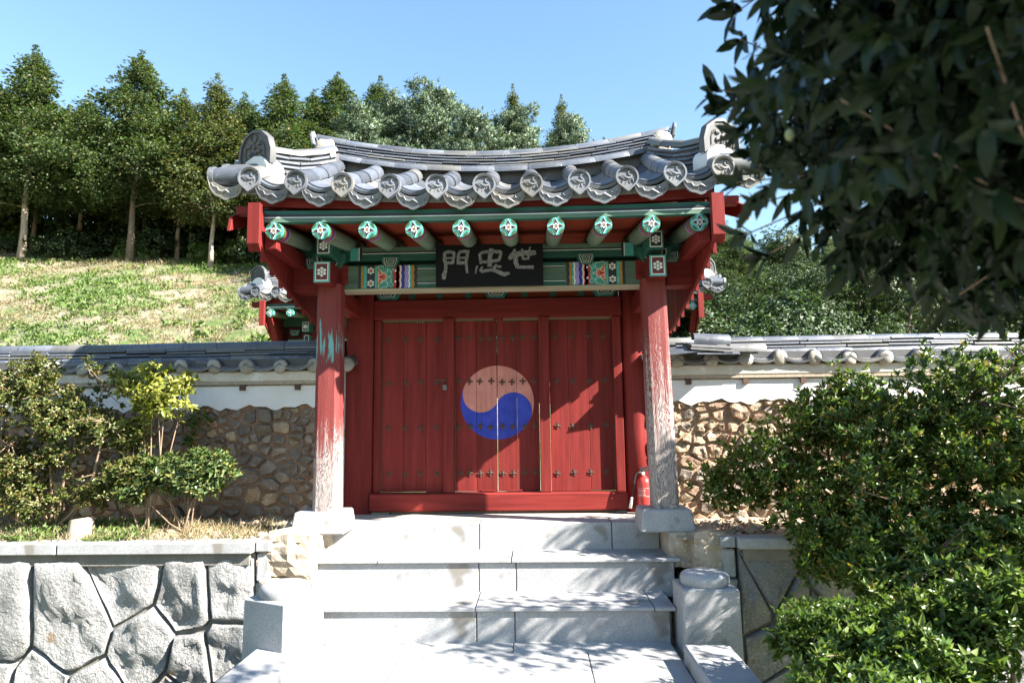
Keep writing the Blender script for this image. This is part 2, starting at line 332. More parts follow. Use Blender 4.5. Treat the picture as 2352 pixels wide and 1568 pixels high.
def ground_patch(name, x0, x1, y0, y1, z, amp, mat, hump=0):
    a = np.linspace(x0, x1, max(3, int((x1-x0)/.09))); c = np.linspace(y0, y1, max(3, int((y1-y0)/.09))); X, Y = np.meshgrid(a, c)
    Z = z+amp*(np.sin(X*5.1+Y*3)+np.sin(X*2.2-Y*6.7)+np.sin(X*11+1.3*np.sin(Y*8)))/3+NR.normal(0, amp*.35, X.shape)+hump*np.exp(-((Y-6.2)/.25)**2)*sstep(-2.3, -3.0, X)
    Vv = np.stack([X, Y, Z], -1).reshape(-1, 3); i = np.arange(X.size).reshape(X.shape)
    Ff = np.stack([i[:-1,:-1], i[:-1,1:], i[1:,1:], i[1:,:-1]], -1).reshape(-1, 4)
    return tag(link(name, np_mesh(name, Vv, Ff, mat)), kind='structure')
ground_patch('terrace_ground', -9, -1.55, 5.72, 7.02, -.055, .012, M['soil'], .08)
ground_patch('terrace_ground', 1.55, 9, 5.78, 7.02, -.055, .012, M['soil'])
# ------------------------------------------------------------------ path, steps, posts, kerbs
YF = 6.30
zf = at(1100, 1201, YF)[2]; zr3 = at(1100, 1262, YF)[2]; Y2 = atz(1100, 1285, zr3)[1]; zn2 = at(1100, 1293, Y2)[2]
zr2 = at(1100, 1358, Y2+.03)[2]; Y3 = atz(1100, 1396, zr2)[1]; zn1 = at(1100, 1405, Y3)[2]; zl = at(1100, 1474, Y3+.03)[2]
def slab(parent, x0, x1, y0, y1, z0, z1, mat=None, bev=.006, name='slab'):
    cx, cy, cz = (x0+x1)/2, (y0+y1)/2, (z0+z1)/2
    b = MB().box(x0-cx, x1-cx, y0-cy, y1-cy, z0-cz, z1-cz)
    o = b.build(name, mat or M['granite'], parent, bevel=bev); o.location = (cx, cy, cz)
    o.rotation_euler = (0, 0, R.uniform(-.0015, .0015)); return o
st = thing('granite_steps', 'three pale granite steps rising from the paved path to the red gate', 'steps', (0, 5.8, zl))
for o_ in [0]:
    off = Vector((0, 5.8, zl))
    def S(x0, x1, y0, y1, z0, z1, **k):
        return slab(st, x0, x1, y0-5.8, y1-5.8, z0-zl, z1-zl, **k)
    g = .0035
    for a, c in ((-1.50, -.13), (-.13, 1.06), (1.06, 1.485)): S(a+g, c-g, YF, YF+.34, zr3-.05, zf, name='riser_slab')
    for a, c in ((-1.54, -.95), (-.95, .17), (.17, 1.57)): S(a+g, c-g, Y2, YF+.02, zn2, zr3, name='tread_slab')
    for a, c in ((-1.50, -.10), (-.10, .21), (.21, 1.52)): S(a+g, c-g, Y2+.03, Y2+.3, zr2-.05, zn2-.002, name='riser_slab')
    for a, c in ((-1.40, -.09), (-.09, 1.26), (1.26, 1.42)): S(a+g, c-g, Y3, Y2+.05, zn1, zr2, name='tread_slab')
    for a, c in ((-1.36, -.08), (-.08, .21), (.21, 1.38)): S(a+g, c-g, Y3+.03, Y3+.3, zl-.05, zn1-.002, name='riser_slab')
    b = MB().box(-1.45, 1.45, Y2+.1-5.8, 7.2-5.8, -.9, zr3-.06-zl).box(-1.4, 1.4, Y3+.1-5.8, Y2+.2-5.8, -.9, zr2-.06-zl)
    b.build('core', M['concrete'], st)
path = tag(link('path', None), kind='structure')
yj = 5.13
rows = [(Y3+.05, yj), (yj, 4.25), (4.25, 3.4), (3.4, 2.5), (2.5, 1.6), (1.6, .7), (.7, -.2), (-.2, -1.1), (-1.1, -2.0), (-2.0, -3.0), (-3.0, -4.0)]
for i, (a, c) in enumerate(rows):
    xsj = [-1.22, .2, 1.37] if i == 0 else ([-1.22, -.6, .735, 1.37] if i % 2 else [-1.22, -.1, .4, 1.37])
    for x0, x1 in zip(xsj[:-1], xsj[1:]):
        slab(path, x0+.003, x1-.003, c+.003, a-.003, zl-.12, zl+R.uniform(-.002, .002), M['granitep'], .004, 'paving_slab')
MB().box(-1.5, 1.6, -4, 5.6, -1.7, zl-.05).build('path_bed', M['concrete'], path)
def kerb(name, x0, x1, label):
    t_ = thing(name, label, 'kerb', ((x0+x1)/2, 3, -1.6), 'granite kerbs along the path'); w = (x1-x0)/2
    y = 4.93
    for L in (1.6, 1.7, 1.5, 1.6, 1.7, 1.0):
        slab(t_, -w, w, y-L+.004-3, y-3, -.1, .98, M['granite'], .012, 'kerb_block'); y -= L
kerb('granite_kerb', -1.56, -1.225, 'pale granite kerb in sun along the left edge of the path')
kerb('granite_kerb', 1.375, 1.69, 'granite kerb in shade along the right edge of the path')
def stone_post(label, loc, rz):
    t_ = thing('stone_post', label, 'stone post', loc, 'granite newel posts at the foot of the steps', rz)
    b = MB(); h = .43; b.box(-.215, .215, -.2, .2, -.7, h, top=.012); b.build('block', M['granite'], t_, bevel=.012)
    c = MB(); n = 28; prof = [(.165, -.01), (.176, .012), (.179, .05), (.172, .072), (.150, .088), (.11, .094), (.0, .096)]
    vs = []; fs = []
    for r_, z in prof:
        for j in range(n): a = 2*math.pi*j/n; vs.append((r_*math.cos(a), r_*math.sin(a), h+z))
    for i in range(len(prof)-1):
        for j in range(n): fs.append((i*n+j, i*n+(j+1) % n, (i+1)*n+(j+1) % n, (i+1)*n+j))
    c.add(vs, fs); c.build('round_cap', M['granite'], t_, smooth=True)
    return t_
stone_post('sunlit granite post with low round cap left of the steps', (-1.425, 5.02, zl), -.48)
stone_post('granite post with low round cap in dappled shade right of the steps', (1.63, 5.31, zl), 0)
# ------------------------------------------------------------------ stones
def fbm(p, s=1.0):
    x, y, z = p; return (math.sin(x*2.1*s+1.7*math.sin(y*1.3*s))+math.sin(y*2.7*s+1.1*math.sin(z*1.9*s)+1)+math.sin(z*2.3*s+1.4*math.sin(x*1.7*s)+2))/3
def boulder(name, label, c, size, mat, seed, group='rough stone blocks flanking the steps', rz=0, cuts=6, amp=.16, cat='stone block'):
    bm = bmesh.new(); bmesh.ops.create_cube(bm, size=1); bmesh.ops.subdivide_edges(bm, edges=bm.edges[:], cuts=cuts, use_grid_fill=True)
    rr = random.Random(seed); ox = rr.uniform(0, 50)
    for v in bm.verts:
        p = v.co.copy(); k = max(abs(p.x), abs(p.y), abs(p.z)); sph = p.normalized()*.62; p = p.lerp(sph, .25)
        w_ = p+Vector((ox, ox*.7, ox*.3)); q = p*(1+amp*1.3*mnoise.noise(w_*1.7)+amp*.7*mnoise.noise(w_*4.5)+amp*.35*mnoise.noise(w_*10))
        v.co = Vector((q.x*size[0], q.y*size[1], q.z*size[2]))
    me = bpy.data.meshes.new(name); bm.to_mesh(me); bm.free(); me.materials.append(mat)
    o = link(name, me, loc=c, rot=(0, 0, rz)); return tag(o, label, cat, group)
M['tanblock'] = surf('buff_rough_stone', (.46,.38,.29), (.34,.27,.20), 5, .92, 20, .9, .03, spots=[((.55,.50,.42), 30, .60), ((.20,.14,.10), 9, .66)])
boulder('stone_block', 'big buff rough stone between wall coping and top step on the left', (-1.69, 5.98, -.17), (.42, .5, .36), M['tanblock'], 1)
boulder('stone_block', 'low buff stone beneath the big rough block left of the steps', (-1.65, 5.9, -.50), (.46, .44, .30), M['tanblock'], 2)
boulder('stone_block', 'white flat stone under the left column base beside the top riser', (-1.60, 6.12, -.16), (.30, .42, .27), M['tanblock'], 3, amp=.07)
boulder('stone_block', 'brown rough stone under the right column base', (1.63, 6.12, -.17), (.28, .42, .29), M['tanblock'], 4, amp=.1)
boulder('stone_block', 'buff rough block right of the top step beside the grey coping', (1.80, 6.0, -.18), (.26, .44, .36), M['tanblock'], 5)
boulder('stone_block', 'low stone wedged under the buff block right of the steps', (1.78, 5.92, -.52), (.42, .42, .30), M['roughgranite'], 6)
def clip(poly, mx, mz, nx_, nz_):
    out = []
    for i, p in enumerate(poly):
        q = poly[(i+1) % len(poly)]; a = (p[0]-mx)*nx_+(p[1]-mz)*nz_; c = (q[0]-mx)*nx_+(q[1]-mz)*nz_
        if a <= 0: out.append(p)
        if (a < 0 < c) or (c < 0 < a): k = a/(a-c); out.append((p[0]+(q[0]-p[0])*k, p[1]+(q[1]-p[1])*k))
    return out
def voronoi(x0, x1, z0, z1, n, seed, relax=2, aspect=1.0):
    g = np.random.default_rng(seed); P = np.stack([g.uniform(x0, x1, n), g.uniform(z0, z1, n)], 1); cells = []
    if relax < 2: m_ = n//3; P[:m_] = P[g.integers(m_, n, m_)]+g.normal(0, .11, (m_, 2)); P[:, 1] = np.clip(P[:, 1], z0+.01, z1-.01); P[:, 0] = np.clip(P[:, 0], x0+.01, x1-.01)
    for it in range(relax+1):
        cells = []
        for i in range(n):
            poly = [(x0, z0), (x1, z0), (x1, z1), (x0, z1)]; d = ((P-P[i])*np.array([1, aspect])); order = np.argsort((d**2).sum(1))[1:24]
            for j in order:
                nx_, nz_ = (P[j]-P[i])*np.array([1, aspect**2]); mx, mz = (P[i]+P[j])/2
                poly = clip(poly, mx, mz, nx_, nz_)
                if len(poly) < 3: break
            cells.append(poly)
        if it < relax: P = np.array([np.mean(c, 0) if len(c) > 2 else P[i] for i, c in enumerate(cells)])
    return [c for c in cells if len(c) > 2]
def area(poly): return abs(sum(p[0]*q[1]-q[0]*p[1] for p, q in zip(poly, poly[1:]+poly[:1])))/2
def stone_mesh(poly, gap, depth, bulge, rr, rings=(1.0, .95, .8, .45), jag=.06, na=.02, nf=9, rnd=.12, sq=7):
    """one wall stone from its cell: facing -Y, domed and uneven towards the viewer"""
    c = np.mean(poly, 0); pts = []
    for i, p in enumerate(poly):
        q = poly[(i+1) % len(poly)]; L = math.hypot(q[0]-p[0], q[1]-p[1]); k = max(1, min(5, int(L/.065)))
        for j in range(k): pts.append((p[0]+(q[0]-p[0])*j/k, p[1]+(q[1]-p[1])*j/k))
    out = []
    for i, p in enumerate(pts):
        # corners a little rounded off
        a_, b_ = pts[i-1], pts[(i+1) % len(pts)]; p = np.array(p)*(1-2*rnd)+(np.array(a_)+np.array(b_))*rnd
        d = p-c; L = np.hypot(*d)+1e-6; out.append(c+d*((L-gap)/L*(1-rr.uniform(0, jag))))
    n = len(out); vs = []; fs = []; tilt = (rr.uniform(-.14, .14), rr.uniform(-.14, .14)); ph = Vector((rr.uniform(0, 90), rr.uniform(0, 90), rr.uniform(0, 90)))
    def y_(q, s):
        v = Vector((q[0]*nf, q[1]*nf, 0))+ph; h = mnoise.noise(v)+.5*mnoise.noise(v*2.3)+.3*mnoise.noise(v*5.1)
        k = 1-s**sq; return -bulge*k**.5-(h*na+tilt[0]*(q[0]-c[0])+tilt[1]*(q[1]-c[1]))*min(1, (1-s)*9)
    vs += [(p[0], depth, p[1]) for p in out]
    for s in rings:
        for p in out: q = c+(np.array(p)-c)*s; vs.append((q[0], y_(q, s), q[1]))
    vs.append((c[0], y_(c, 0), c[1])); k = len(rings)
    for r_ in range(k):
        for j in range(n): fs.append((r_*n+j, r_*n+(j+1) % n, (r_+1)*n+(j+1) % n, (r_+1)*n+j))
    for j in range(n): fs.append((k*n+j, k*n+(j+1) % n, len(vs)-1))
    return MB().add(vs, fs)
def retaining(label, x0, x1, yw, seed, n, corner_x, sgn):
    t_ = thing('retaining_wall', label, 'retaining wall', (corner_x, yw, -1.65), 'fieldstone retaining walls beside the steps'); off = Vector((-corner_x, -yw, 1.65)); rr = random.Random(seed)
    MB().box(min(x0, x1), max(x0, x1), yw+.045, yw+.5, -1.65, -.135).build('mortar_bed', M['concrete'], t_).location = off
    MB().box(min(x0, x1)+.03, max(x0, x1)-.03, yw-.01, yw+.1, -.22, -.132).build('mortar_band', M['concrete'], t_).location = off
    for poly in voronoi(min(x0, x1), max(x0, x1), -1.65, -.16, n, seed, 1, .8):
        sz = math.sqrt(area(poly)); me = stone_mesh(poly, rr.choice([.002, .004, .009, .014]), .12, .035+rr.uniform(0, .04), rr, jag=.05, rings=(1.0, .99, .965, .92, .82, .67, .48, .28, .1), na=.04, nf=6.5, rnd=.02, sq=48)
        o = me.build('stone', M['roughgranite'], t_, smooth=.9); o.location = off+Vector((0, yw+.05, 0))
    # coping blocks, the last one turning the corner
    xs_ = [corner_x]; d = -1 if sgn < 0 else 1
    for L in (1.62, 1.5, 1.7, 1.6): xs_.append(xs_[-1]+d*L)
    for a, c in zip(xs_[:-1], xs_[1:]):
        if abs(c) > max(abs(x0), abs(x1))+.6: break
        slab(t_, min(a, c)-corner_x+.006, max(a, c)-corner_x-.006, -.06, .16, 1.65-.125, 1.65-.035+R.uniform(-.004, .004), M['granite'], .008, 'coping_block')
    e = -d
    slab(t_, min(e*.004, e*.125), max(e*.004, e*.125), .0, .2, 1.65-.12, 1.65-.035, M['granite'], .008, 'coping_block')
    slab(t_, min(e*.004, e*.11), max(e*.004, e*.11), .03, .25, 1.65-.36, 1.65-.135, M['granite'], .012, 'corner_block')
    slab(t_, min(-e*.02, e*.1), max(-e*.02, e*.1), .06, .3, .2, 1.65-.37, M['roughgranite'], .015, 'corner_block')
    return t_
retaining('sunlit retaining wall of big grey stones left of the steps', -7.2, -1.93, 5.68, 27, 38, -1.92, -1)
retaining('shaded retaining wall of grey stones behind bushes right of the steps', 2.02, 7.2, 5.74, 22, 42, 2.0, 1)
# ------------------------------------------------------------------ tile pieces shared by all roofs
def arc_tile(length, r, a0, a1, th, n=8, taper=0.0, mat=None, name='tile', mortar=None):
    b = MB(); vs = []; fs = []
    st_ = [(0, r), (.5*length, r-taper*.5), (length, r-taper)]
    for y, rr in st_:
        for off in (0, -th):
            for j in range(n+1): a = a0+(a1-a0)*j/n; vs.append(((rr+off)*math.cos(a), y, (rr+off)*math.sin(a)))
    k = n+1
    for i in range(2):
        B = i*2*k; C = (i+1)*2*k
        for j in range(n): fs += [(B+j, B+j+1, C+j+1, C+j), (B+k+j, C+k+j, C+k+j+1, B+k+j+1)]
        for j in (0, n): fs.append((B+j, C+j, C+k+j, B+k+j))
    for B in (0, 4*k):
        for j in range(n): fs.append((B+j, B+j+1, B+k+j+1, B+k+j))
    b.add(vs, fs); return b.mesh(name, mat, smooth=.6)
PI = math.pi
T_ROUND = arc_tile(.335, .088, -.12, PI+.12, .02, 9, .007, M['tile'], 'round_tile')
def concave(width, sag, length, th, name, mat):
    r = (width*width/4+sag*sag)/(2*sag); h = math.asin(width/2/r)
    b = MB(); vs = []; fs = []; n = 8; k = n+1
    for y in (0, length):
        for off in (0, th):
            for j in range(k): a = -h+2*h*j/n; vs.append(((r-off)*math.sin(a), y, r-(r-off)*math.cos(a)))
    for j in range(n):
        fs += [(j, j+1, 2*k+j+1, 2*k+j), (k+j, 3*k+j, 3*k+j+1, k+j+1), (j, k+j, k+j+1, j+1), (2*k+j, 2*k+j+1, 3*k+j+1, 3*k+j)]
    fs += [(0, 2*k, 3*k, k), (n, k+n, 3*k+n, 2*k+n)]
    return b.add(vs, fs).mesh(name, mat, smooth=.5)
T_FLAT = concave(.345, .085, .34, .022, 'flat_tile', M['tile'])
T_VERGE = MB().tube([(0,0,0), (0,.15,0), (0,.30,0)], [.086,.084,.084], 14, up=(0,0,1)).mesh('verge_tile', M['tile'], smooth=.7)
def eave_disc():
    b = MB(); n = 28; r = .094; rim = .013; pts = []
    for j in range(n):
        a = 2*PI*j/n; rr = r; x = rr*math.cos(a); z = rr*math.sin(a)
        dd = abs(((a-1.5*PI+PI) % (2*PI))-PI)
        if dd < .55: z -= .030*(1-dd/.55)**1.1
        pts.append((x, z))
    ins = [(x*.86, z*.86) for x, z in pts]
    vs = [(x, .03, z) for x, z in pts]+[(x, -.012, z) for x, z in pts]+[(x, -.012, z) for x, z in ins]+[(x, .002, z) for x, z in ins]+[(0, .002, 0)]
    fs = []
    for s in range(3):
        for j in range(n): fs.append((s*n+j, s*n+(j+1) % n, (s+1)*n+(j+1) % n, (s+1)*n+j))
    for j in range(n): fs.append((3*n+j, 3*n+(j+1) % n, 4*n))
    fs.append(tuple(range(n)))
    b.add(vs, fs)
    def line(P, w): b.tube([(x*r, -.002, z*r) for x, z in P], [w*r*q for q in [.6]+[1]*(len(P)-2)+[.5]], 5)
    line([(.52, .50), (.30, .56), (.14, .42), (.16, .22), (.36, .05), (.42, -.10), (.22, -.22)], .07)
    line([(.36, -.06), (.1, -.12), (-.18, .02), (-.42, .16)], .13); line([(-.08, -.15), (-.4, -.02), (-.66, .12)], .08)
    line([(.02, -.22), (-.3, -.18), (-.6, -.02)], .06); line([(.1, -.24), (-.08, -.44), (-.2, -.64)], .035); line([(.2, -.24), (.14, -.46), (.3, -.58)], .035)
    return b.mesh('eave_disc', M['tilel'], smooth=.6)
T_DISC = eave_disc()
def drip():
    b = MB(); up = []; lo = []; n = 14; w = .315
    for j in range(n+1):
        u = j/n*2-1; x = u*w/2; sag = .075*(1-u*u)
        up.append((x, -sag)); d = .172*max(0, 1-u*u)**.5-sag+.007*math.cos(u*PI*3)*(1-u*u)+.004; lo.append((x*.985, -sag-d))
    k = n+1; ctr = lambda p, q, s: (p[0]+(q[0]-p[0])*s, p[1]+(q[1]-p[1])*s)
    rows_ = [(up, 0)]; vs = [(x, -.008, z) for x, z in up]
    r2 = [ctr(a, c, .80) for a, c in zip(up, lo)]; vs += [(x, -.008, z) for x, z in r2]+[(x, -.022, z) for x, z in r2]+[(x, -.022, z) for x, z in lo]+[(x, .014, z) for x, z in lo]+[(x, .014, z) for x, z in up]
    fs = [(s*k+j, s*k+j+1, (s+1)*k+j+1, (s+1)*k+j) for s in range(5) for j in range(n)]+[(5*k+j, 5*k+j+1, j+1, j) for j in range(n)]
    fs += [(0, k, 2*k, 3*k, 4*k, 5*k), (n, 5*k+n, 4*k+n, 3*k+n, 2*k+n, k+n)]
    b.add(vs, fs)
    def line(P, ws): b.tube([(x, -.012, z) for x, z in P], ws, 5)
    line([(-.125, -.045), (-.105, -.075), (-.075, -.078), (-.06, -.105), (-.03, -.112), (0, -.100), (.03, -.118), (.055, -.135), (.085, -.125), (.085, -.098), (.062, -.092), (.058, -.078)], [.003,.005,.006,.008,.010,.010,.010,.009,.009,.008,.008,.005])
    for P in ([(-.06, -.105), (-.085, -.125), (-.095, -.115)], [(-.02, -.112), (-.028, -.14), (-.045, -.147)], [(.04, -.128), (.035, -.150), (.015, -.155)], [(.08, -.1), (.105, -.09), (.12, -.1)]): line(P, .0035)
    # the concave tile body behind the plate
    r = .22
    for y0, y1 in ((.0, .30),):
        vs = []; m = 8
        for y in (y0, y1):
            for dz in (0, -.02):
                for j in range(m+1): u = j/m*2-1; vs.append((u*w/2, y, -.075*(1-u*u)+dz))
        q = m+1
        fs = []
        for j in range(m): fs += [(j, j+1, 2*q+j+1, 2*q+j), (q+j, 3*q+j, 3*q+j+1, q+j+1), (2*q+j, 2*q+j+1, 3*q+j+1, 3*q+j)]
        b.add(vs, fs)
    return b.mesh('drip_tile', M['tilel'], smooth=.5)
T_DRIP = drip()
def flat_piece(L, w, th, sag=.0, name='ridge_tile'):
    b = MB(); n = 4; vs = []
    for i in range(n+1):
        x = -L/2+L*i/n
        vs += [(x, -w/2, -th*.5), (x, -w/2+.006, th*.5), (x, w/2-.006, th*.5), (x, w/2, -th*.5)]
    fs = [(i*4+j, i*4+(j+1) % 4, i*4+4+(j+1) % 4, i*4+4+j) for i in range(n) for j in range(4)]+[(0, 1, 2, 3), (n*4+3, n*4+2, n*4+1, n*4)]
    return b.add(vs, fs).mesh(name, M['tile'], bevel=.004)
T_RFLAT = flat_piece(.375, .21, .019); T_RFLATS = flat_piece(.26, .2, .022)
def round_piece(L, r, name='ridge_tile', mat=None):
    b = MB(); b.tube([(-L/2, 0, 0), (0, 0, 0), (L/2-.006, 0, 0), (L/2, 0, 0)], [r*.985, r, r*1.01, r*.96], 9, a0=-.15, a1=PI+.15, up=(0,0,1)); return b.mesh(name, mat or M['tile'], smooth=.7)
T_RTOP = round_piece(.335, .056); T_RBASE = round_piece(.335, .062); T_RTOPS = round_piece(.30, .062)
def course(parent, f, L0, L1, piece, plen, rr, name='ridge_tile', jit=.004, phase=0.0, scale=(1,1,1), roll=0.0):
    """lay pieces end to end along curve f(s) (s in metres), each its own object"""
    s = L0-phase*plen
    while s < L1-.02:
        a = max(s, L0); e = min(s+plen, L1)
        if e-a > .06:
            p = Vector(f(a)); q = Vector(f(e)); x = (q-p).normalized(); y = Vector((0,0,1)).cross(x).normalized(); z = x.cross(y)
            c = (p+q)/2+z*rr.uniform(-jit, jit)*.6+y*rr.uniform(-jit, jit)
            Mx = frame(c, x, y, z)@Matrix.Rotation(roll+rr.uniform(-.03, .03), 4, 'X')@Matrix.Rotation(rr.uniform(-.006, .006), 4, 'Y')@Matrix.Diagonal((((q-p).length-.004)/plen*scale[0], scale[1], scale[2], 1))
            link(name, piece, parent, M=Mx)
        s += plen
def oni_mesh():
    b = MB(); out = []
    P = [(-.215, -.05), (-.235, .08), (-.205, .20), (-.115, .285), (0, .315), (.115, .285), (.205, .20), (.235, .08), (.215, -.05), (.17, .0), (.10, .045), (0, .062), (-.10, .045), (-.17, .0)]
    c = Vector((0, .12)); n = len(P); ins = [(c+(Vector(p)-c)*.86) for p in P]
    vs = [(x, .055, z) for x, z in P]+[(x, -.005, z) for x, z in P]+[(p.x, -.008, p.y) for p in ins]+[(p.x, .008, p.y) for p in ins]
    fs = [(s*n+j, s*n+(j+1) % n, (s+1)*n+(j+1) % n, (s+1)*n+j) for s in range(3) for j in range(n)]+[tuple(range(n))]
    mid = [(0, .008, .17)]; vs += mid; fs += [(3*n+j, 3*n+(j+1) % n, 4*n) for j in range(n)]
    b.add(vs, fs)
    def ball(x, z, rx, rz, h=.014, m=10):
        v2 = []; f2 = []
        for s_, hh in ((1, .010), (.75, -h*.55), (.3, -h)):
            for j in range(m): a = 2*PI*j/m; v2.append((x+rx*s_*math.cos(a), hh, z+rz*s_*math.sin(a)))
        for s_ in range(2):
            for j in range(m): f2.append((s_*m+j, s_*m+(j+1) % m, (s_+1)*m+(j+1) % m, (s_+1)*m+j))
        f2.append(tuple(range(2*m, 3*m))); b.add(v2, f2)
    def line(Q, w): b.tube([(x, .004, z) for x, z in Q], w, 5)
    ball(0, .145, .026, .02); ball(-.07, .17, .036, .024); ball(.07, .17, .036, .024); ball(-.065, .10, .03, .026); ball(.065, .10, .03, .026)
    for s_ in (-1, 1):
        line([(0, .18), (s_*.03, .215), (s_*.05, .24), (s_*.025, .262)], .006)
        line([(s_*.125, .17), (s_*.14, .11), (s_*.135, .04)], .006); line([(s_*.1, .19), (s_*.115, .15)], .006)
        line([(s_*.03, .085), (s_*.01, .075), (s_*.02, .10)], .006)
    return b.mesh('ridge_end_tile', M['tiled'], smooth=.6)
T_ONI = oni_mesh()
def roof(root, HW, n, ze, zcurve, ye, yr, zrm, rcurve, seed, detail=True, wing=.55):
    """Korean tiled roof. Discs at z=ze+zcurve*x^2 on y=ye; ridge at y=yr. Everything is a part of root."""
    rr = random.Random(seed); sp = 2*HW/(n-1); zd = lambda x: ze+zcurve*x*x
    hr = lambda x: zrm+rcurve*x*x                                 # top of roof bed at the ridge
    def P(x, s, up=0.0):                                          # point on front slope, s 0..1
        y = ye+(yr-.06-ye)*s; z = zd(x)+(hr(x)-.04-zd(x))*(.80*s+.20*s*s); return Vector((x, y, z+up))
    segs = 4 if detail else 2
    for i in range(n):
        x = -HW+sp*i
        link('eave_disc', T_DISC, root, M=Matrix.Translation(P(x, 0)+Vector((0, -.01, -.006)))@Euler((rr.uniform(-.10, -.02), rr.uniform(-.05, .05), rr.uniform(-.05, .05))).to_matrix().to_4x4())
        for k in range(segs):
            a, c = P(x, k/segs), P(x, min(1, (k+1)/segs+.04)); yv = (c-a).normalized(); xv = Vector((1,0,0)); zv = xv.cross(yv)
            j = rr.uniform(-.004, .004)
            link('round_tile', T_ROUND, root, M=frame(a+Vector((j, 0, .0)), xv, yv, zv)@Matrix.Diagonal((1, (c-a).length/.335, 1, 1)))
    for i in range(n+1):
        x = -HW-sp/2+sp*i; tl = math.atan(2*zcurve*x)
        a = P(x, .0)+Vector((0, -.0, -.022)); d = P(x, .3)-P(x, 0); pitch = math.atan2(d.z, d.y)
        link('drip_tile', T_DRIP, root, M=Matrix.Translation(a)@Euler((pitch*.55+rr.uniform(-.05, .05), -tl+rr.uniform(-.03, .03), rr.uniform(-.05, .05))).to_matrix().to_4x4())
        m = 5 if detail else 2
        for k in range(m):
            s = [.035, .075, .2, .45, .72][k] if detail else [.05, .5][k]
            a = P(x, s)+Vector((0, 0, -.088+.018*(k < 2)*k)); d = P(x, min(1, s+.27))-P(x, s); pv = d.normalized(); xv = Matrix.Rotation(-tl, 3, pv)@Vector((1,0,0)); zv = xv.cross(pv)
            link('flat_tile', T_FLAT, root, M=frame(a, xv, pv, zv)@Matrix.Diagonal((1, 1.0 if detail else 1.9, 1, 1)))
    # roof bed of clay and boards, front and rear slopes
    HX = HW+.19; b = MB(); nx_ = 24
    for side in (0, 1):
        top = []; bot = []
        for j in range(nx_+1):
            x = -HX+2*HX*j/nx_
            for s in (0.03, .35, .7, 1.04):
                p = P(x, s, -.10); q = p.copy()
                if side: p.y = 2*yr-p.y
                top.append(p); bot.append(p+Vector((0, 0, -.05)))
        k = 4; N_ = len(top); vs = top+bot; fs = []
        for j in range(nx_):
            for s in range(3):
                a = j*k+s; fs += [(a, a+1, a+k+1, a+k), (N_+a, N_+a+k, N_+a+k+1, N_+a+1)]
            fs += [(j*k, (j+1)*k, N_+(j+1)*k, N_+j*k), (j*k+3, N_+j*k+3, N_+(j+1)*k+3, (j+1)*k+3)]
        for j in (0, nx_):
            for s in range(3): a = j*k+s; fs.append((a, a+1, N_+a+1, N_+a))
        b.add(vs, fs)
    b.build('roof_bed', M['concrete'], root)
    # rear slope: rolls of tile seen only from behind
    b = MB()
    for i in range(n):
        x = -HW+sp*i; b.tube([(p.x, 2*yr-p.y, p.z) for p in (P(x, 0), P(x, .5), P(x, 1))], .088, 6)
    for i in range(n+1):
        x = -HW-sp/2+sp*i
        b.add([(x-sp/2, 2*yr-ye, zd(x)-.03), (x+sp/2, 2*yr-ye, zd(x)-.03), (x+sp/2, yr, hr(x)-.06), (x-sp/2, yr, hr(x)-.06)], [(0,1,2,3)])
    tag(b.build('rear_tiles', M['tile'], root, smooth=.7), kind='stuff')
    # main ridge: base rolls, five flat courses, top rolls
    xe = HW-.28; top = lambda h: (lambda s: (s, yr, hr(s)+h))
    b = MB(); m = 20
    for j in range(m):
        x0, x1 = -xe+2*xe*j/m, -xe+2*xe*(j+1)/m
        b.add([(x0, yr-.07, hr(x0)-.1), (x1, yr-.07, hr(x1)-.1), (x1, yr+.07, hr(x1)-.1), (x0, yr+.07, hr(x0)-.1), (x0, yr-.07, hr(x0)+.19), (x1, yr-.07, hr(x1)+.19), (x1, yr+.07, hr(x1)+.19), (x0, yr+.07, hr(x0)+.19)], [(0,3,2,1),(4,5,6,7),(0,1,5,4),(1,2,6,5),(2,3,7,6),(3,0,4,7)])
    b.build('ridge_core', M['tiled'], root)
    fb = lambda s: (s, yr-.095, hr(s)+.012); course(root, fb, -xe+.06, xe-.06, T_RBASE, .335, rr, phase=rr.random())
    fb2 = lambda s: (s, yr+.095, hr(s)+.012); course(root, fb2, -xe+.06, xe-.06, T_RBASE, .335, rr, phase=rr.random())
    for c in range(5):
        h = .080+c*.0285; fc = (lambda h, dy: (lambda s: (s, yr-.0-dy, hr(s)+h)))(h, .0)
        e = xe-(.02 if c < 4 else -.12)
        course(root, fc, -e, e, T_RFLAT, .375, rr, phase=rr.random(), scale=(1, 1.0+.02*(c % 2), 1 if c < 4 else 1.15))
    ft = lambda s: (s, yr, hr(s)+.222); course(root, ft, -xe-.14, xe+.14, T_RTOP, .335, rr, phase=rr.random())
    for sgn in (-1, 1):
        # upright end plate and rough mortar at the ridge end
        x = sgn*(xe+.16); q = MB(); q.prism([(-.10, -.03), (-.11, .06), (-.05, .13), (0, .155), (.05, .13), (.11, .06), (.10, -.03)], -.014, .014, axis='x')
        o = q.build('ridge_end_plate', M['tilel'], root, bevel=.005); o.location = (x, yr, hr(x)+.16); o.rotation_euler = (0, sgn*.18, 0)
        xm = sgn*(xe+.03); bm_ = bmesh.new(); bmesh.ops.create_icosphere(bm_, subdivisions=3, radius=1)
        for v in bm_.verts:
            p = v.co.copy(); p = Vector((math.copysign(abs(p.x)**.6, p.x), math.copysign(abs(p.y)**.6, p.y), math.copysign(abs(p.z)**.6, p.z)))
            k = 1+.13*fbm(p*2+Vector((sgn*3, 1, seed)), 1.5)+.05*fbm(p*7, 1.5); v.co = Vector((p.x*.11, p.y*.15, p.z*.14))*k
